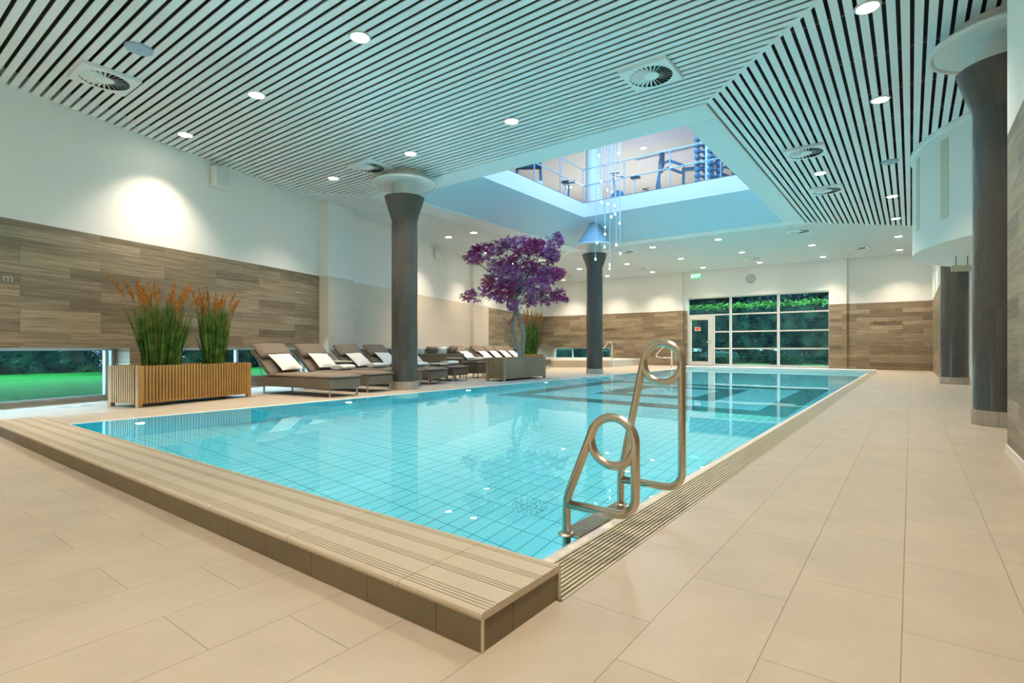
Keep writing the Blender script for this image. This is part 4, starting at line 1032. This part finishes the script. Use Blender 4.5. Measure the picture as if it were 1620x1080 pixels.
for (px, py, k) in ((102.8, 643.8, 'nearer'), (133.5, 641.2, 'farther')):
    d_ = 841*.8/(py-550); s_ = (px-810)/841*d_; x, y = -math.sin(TH)*d_+math.cos(TH)*s_, math.cos(TH)*d_+math.sin(TH)*s_
    r = empty('floor_grille', (x, y, 0), FR, 'grey rectangular floor grille by the low window, %s one' % k, 'floor grille', 'floor grilles by the low window')
    MB().box(-.1, .1, -.11, .11, 0, .003).build('frame', M['disc'], r)
    b = MB()
    for i in range(9): b.box(-.09+i*.0205, -.08+i*.0205, -.1, .1, .003, .005)
    b.build('bar', M['metal'], r)

# ============================================================ GARDEN
b = MB(); zg = -.12
b.prism([(-8.4, -6), (-17.2, 24.1), (-60, 24.1), (-60, -40), (-8.4, -40)][::-1], zg-.1, zg); b.box(-60, 30, 24.1, 60, zg-.1, zg)
tag(b.build('lawn', M['lawn']), 'bright green lawn outside the windows', 'lawn', kind='structure')
def leafy(name, label, cat, cen, size, n, mat, ls, seed, group=None, core=None, mats2=None, top=None, noiseR=.0):
    """clipped or loose mass of leaves round an inner body, at cen (base), size (x,y,z)"""
    rn = random.Random(seed); r = empty(name, cen, 0, label, cat, group)
    cb_ = MB(); a, b_, c = size
    prof = [(.2, 0), (.47, .1), (.5, .5), (.44, .82), (.22, .97), (0.01, 1)]
    if core == 'box': cb_.box(-a/2*.94, a/2*.94, -b_/2*.9, b_/2*.9, 0, c*.95)
    else: cb_.lathe([(q*.86, z*c*.95) for q, z in prof], 20); cb_.v = [(x*a, y*b_, z) for x, y, z in cb_.v]
    cb_.build('inner_growth', mat, r)
    lf = MB(); lt = MB()
    for k in range(n):
        if core == 'box':
            f_ = rn.random()
            if f_ < .72: p = Vector((rn.uniform(-a/2, a/2), rn.choice((-1, 1))*b_/2, rn.uniform(0, c))) if a > b_ else Vector((rn.choice((-1, 1))*a/2, rn.uniform(-b_/2, b_/2), rn.uniform(0, c)))
            else: p = Vector((rn.uniform(-a/2, a/2), rn.uniform(-b_/2, b_/2), c))
            p += Vector((rn.gauss(0, .1), rn.gauss(0, .1), rn.gauss(0, .06)))
        else:
            th_ = rn.uniform(0, 2*PI); zt = rn.random(); 
            for i in range(len(prof)-1):
                if prof[i][1] <= zt <= prof[i+1][1]: q = prof[i][0]+(prof[i+1][0]-prof[i][0])*(zt-prof[i][1])/(prof[i+1][1]-prof[i][1]+1e-6)
            q *= 1+noiseR*math.sin(th_*3+zt*9+seed)+rn.gauss(0, .05)
            p = Vector((a*q*math.cos(th_), b_*q*math.sin(th_), zt*c))
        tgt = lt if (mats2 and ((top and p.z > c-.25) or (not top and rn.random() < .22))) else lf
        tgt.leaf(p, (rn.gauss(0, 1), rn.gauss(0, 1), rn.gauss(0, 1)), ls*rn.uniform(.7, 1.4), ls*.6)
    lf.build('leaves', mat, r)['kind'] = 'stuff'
    if mats2: lt.build('lit_top_leaves' if top else 'blossom', mats2, r)['kind'] = 'stuff'  # top leaves take the brighter green that paints in light
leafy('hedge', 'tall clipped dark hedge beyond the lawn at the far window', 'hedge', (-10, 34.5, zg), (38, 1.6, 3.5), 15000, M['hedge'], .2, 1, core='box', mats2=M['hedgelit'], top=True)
leafy('hedge', 'long dark hedge across the lawn outside the low windows', 'hedge', (-25.5, 8, zg), (1.6, 44, 3.2), 15000, M['hedge'], .2, 2, core='box')
leafy('flowering_bush', 'lilac flowering bush outside the low window by the planter', 'bush', (-22.5, 7.4, zg), (2.6, 2.6, 1.5), 1600, M['hedge'], .12, 3, mats2=M['lilac'])
leafy('flowering_bush', 'lilac flowering bush seen below the second lounger backrest', 'bush', (-22.2, 13.5, zg), (2.2, 2.2, 1.5), 1400, M['hedge'], .12, 4, mats2=M['lilac'])
bs = [(-19.2, 31.4, 2.0, 1.0), (-15.5, 31.6, 2.4, .9), (-12.0, 31.7, 2.2, 1.0), (-8.8, 31.6, 2.6, .8), (-5.5, 31.8, 2.2, 1.0), (-2.4, 31.5, 2.4, .9)]
for k, (x, y, s_, h) in enumerate(bs):
    leafy('garden_bush', 'low rounded garden bush before the far hedge, %s from the left' % ordn[k], 'bush', (x, y, zg), (s_, s_*.7, h), 500, M['hedge'], .12, 10+k, 'low bushes before the far hedge')
def gtree(x, y, h, w_, seed, label):
    rn = random.Random(seed); r = empty('garden_tree', (x, y, zg), 0, label, 'tree', 'garden trees beyond the hedges')
    MB().tube([(0, 0, 0), (.1, 0, h*.3), (0, .1, h*.6), (.1, .1, h*.9)], [.35, .28, .2, .06], 10).build('trunk', M['trunk'], r)
    lf = MB()
    cs = [(rn.uniform(-1, 1)*w_*.35, rn.uniform(-1, 1)*w_*.3, h*rn.uniform(.35, .95), w_*rn.uniform(.18, .3)) for _ in range(14)]
    for k in range(3600):
        c = rn.choice(cs); v = Vector((rn.gauss(0, 1), rn.gauss(0, 1), rn.gauss(0, 1))).normalized()*c[3]*rn.uniform(.6, 1.05)
        lf.leaf(Vector(c[:3])+v, (rn.gauss(0, 1), rn.gauss(0, 1), rn.gauss(-.3, 1)), rn.uniform(.3, .5), .22)
    lf.build('foliage', M['treeleaf'], r)['kind'] = 'stuff'
tl_ = [(-23, 39.5, 9, 4.6), (-15.2, 40, 10, 4.8), (-9.4, 39.5, 9, 4.8), (-3.6, 40, 10, 4.8), (2.2, 39.5, 9, 4.6), (-31, 0, 9, 5), (-31, 10, 9, 5), (-31, 20, 9, 5)]
tn = ['tall dark tree seen above the garden door', 'tall dark tree behind the hedge, second from the door side', 'tall dark tree behind the middle of the far hedge', 'tall dark tree behind the right panes of the far window', 'tall dark tree at the right edge of the far window', 'dark tree beyond the side hedge, near the camera end', 'dark tree beyond the middle of the side hedge', 'dark tree beyond the far end of the side hedge']
leafy('hedge', 'very tall dark belt of evergreens beyond the garden trees', 'hedge', (-12, 46, zg), (60, 3, 12), 9000, M['treeleaf'], .5, 3, core='box')
leafy('hedge', 'tall dark belt of evergreens beyond the side lawn', 'hedge', (-38, 8, zg), (3, 70, 11), 7000, M['treeleaf'], .5, 4, core='box')
for k, (x, y, h, w_) in enumerate(tl_): gtree(x, y, h, w_, 30+k, tn[k])
tk = MB().tube([(0, 0, 0), (.05, 0, 2.2), (-.1, 0, 5)], [.32, .28, .2], 12)
tag(tk.build('bare_trunk', M['trunk'], loc=(-11.9, 29.9, zg)), 'thick greyish tree trunk standing behind the garden door glass', 'tree trunk')
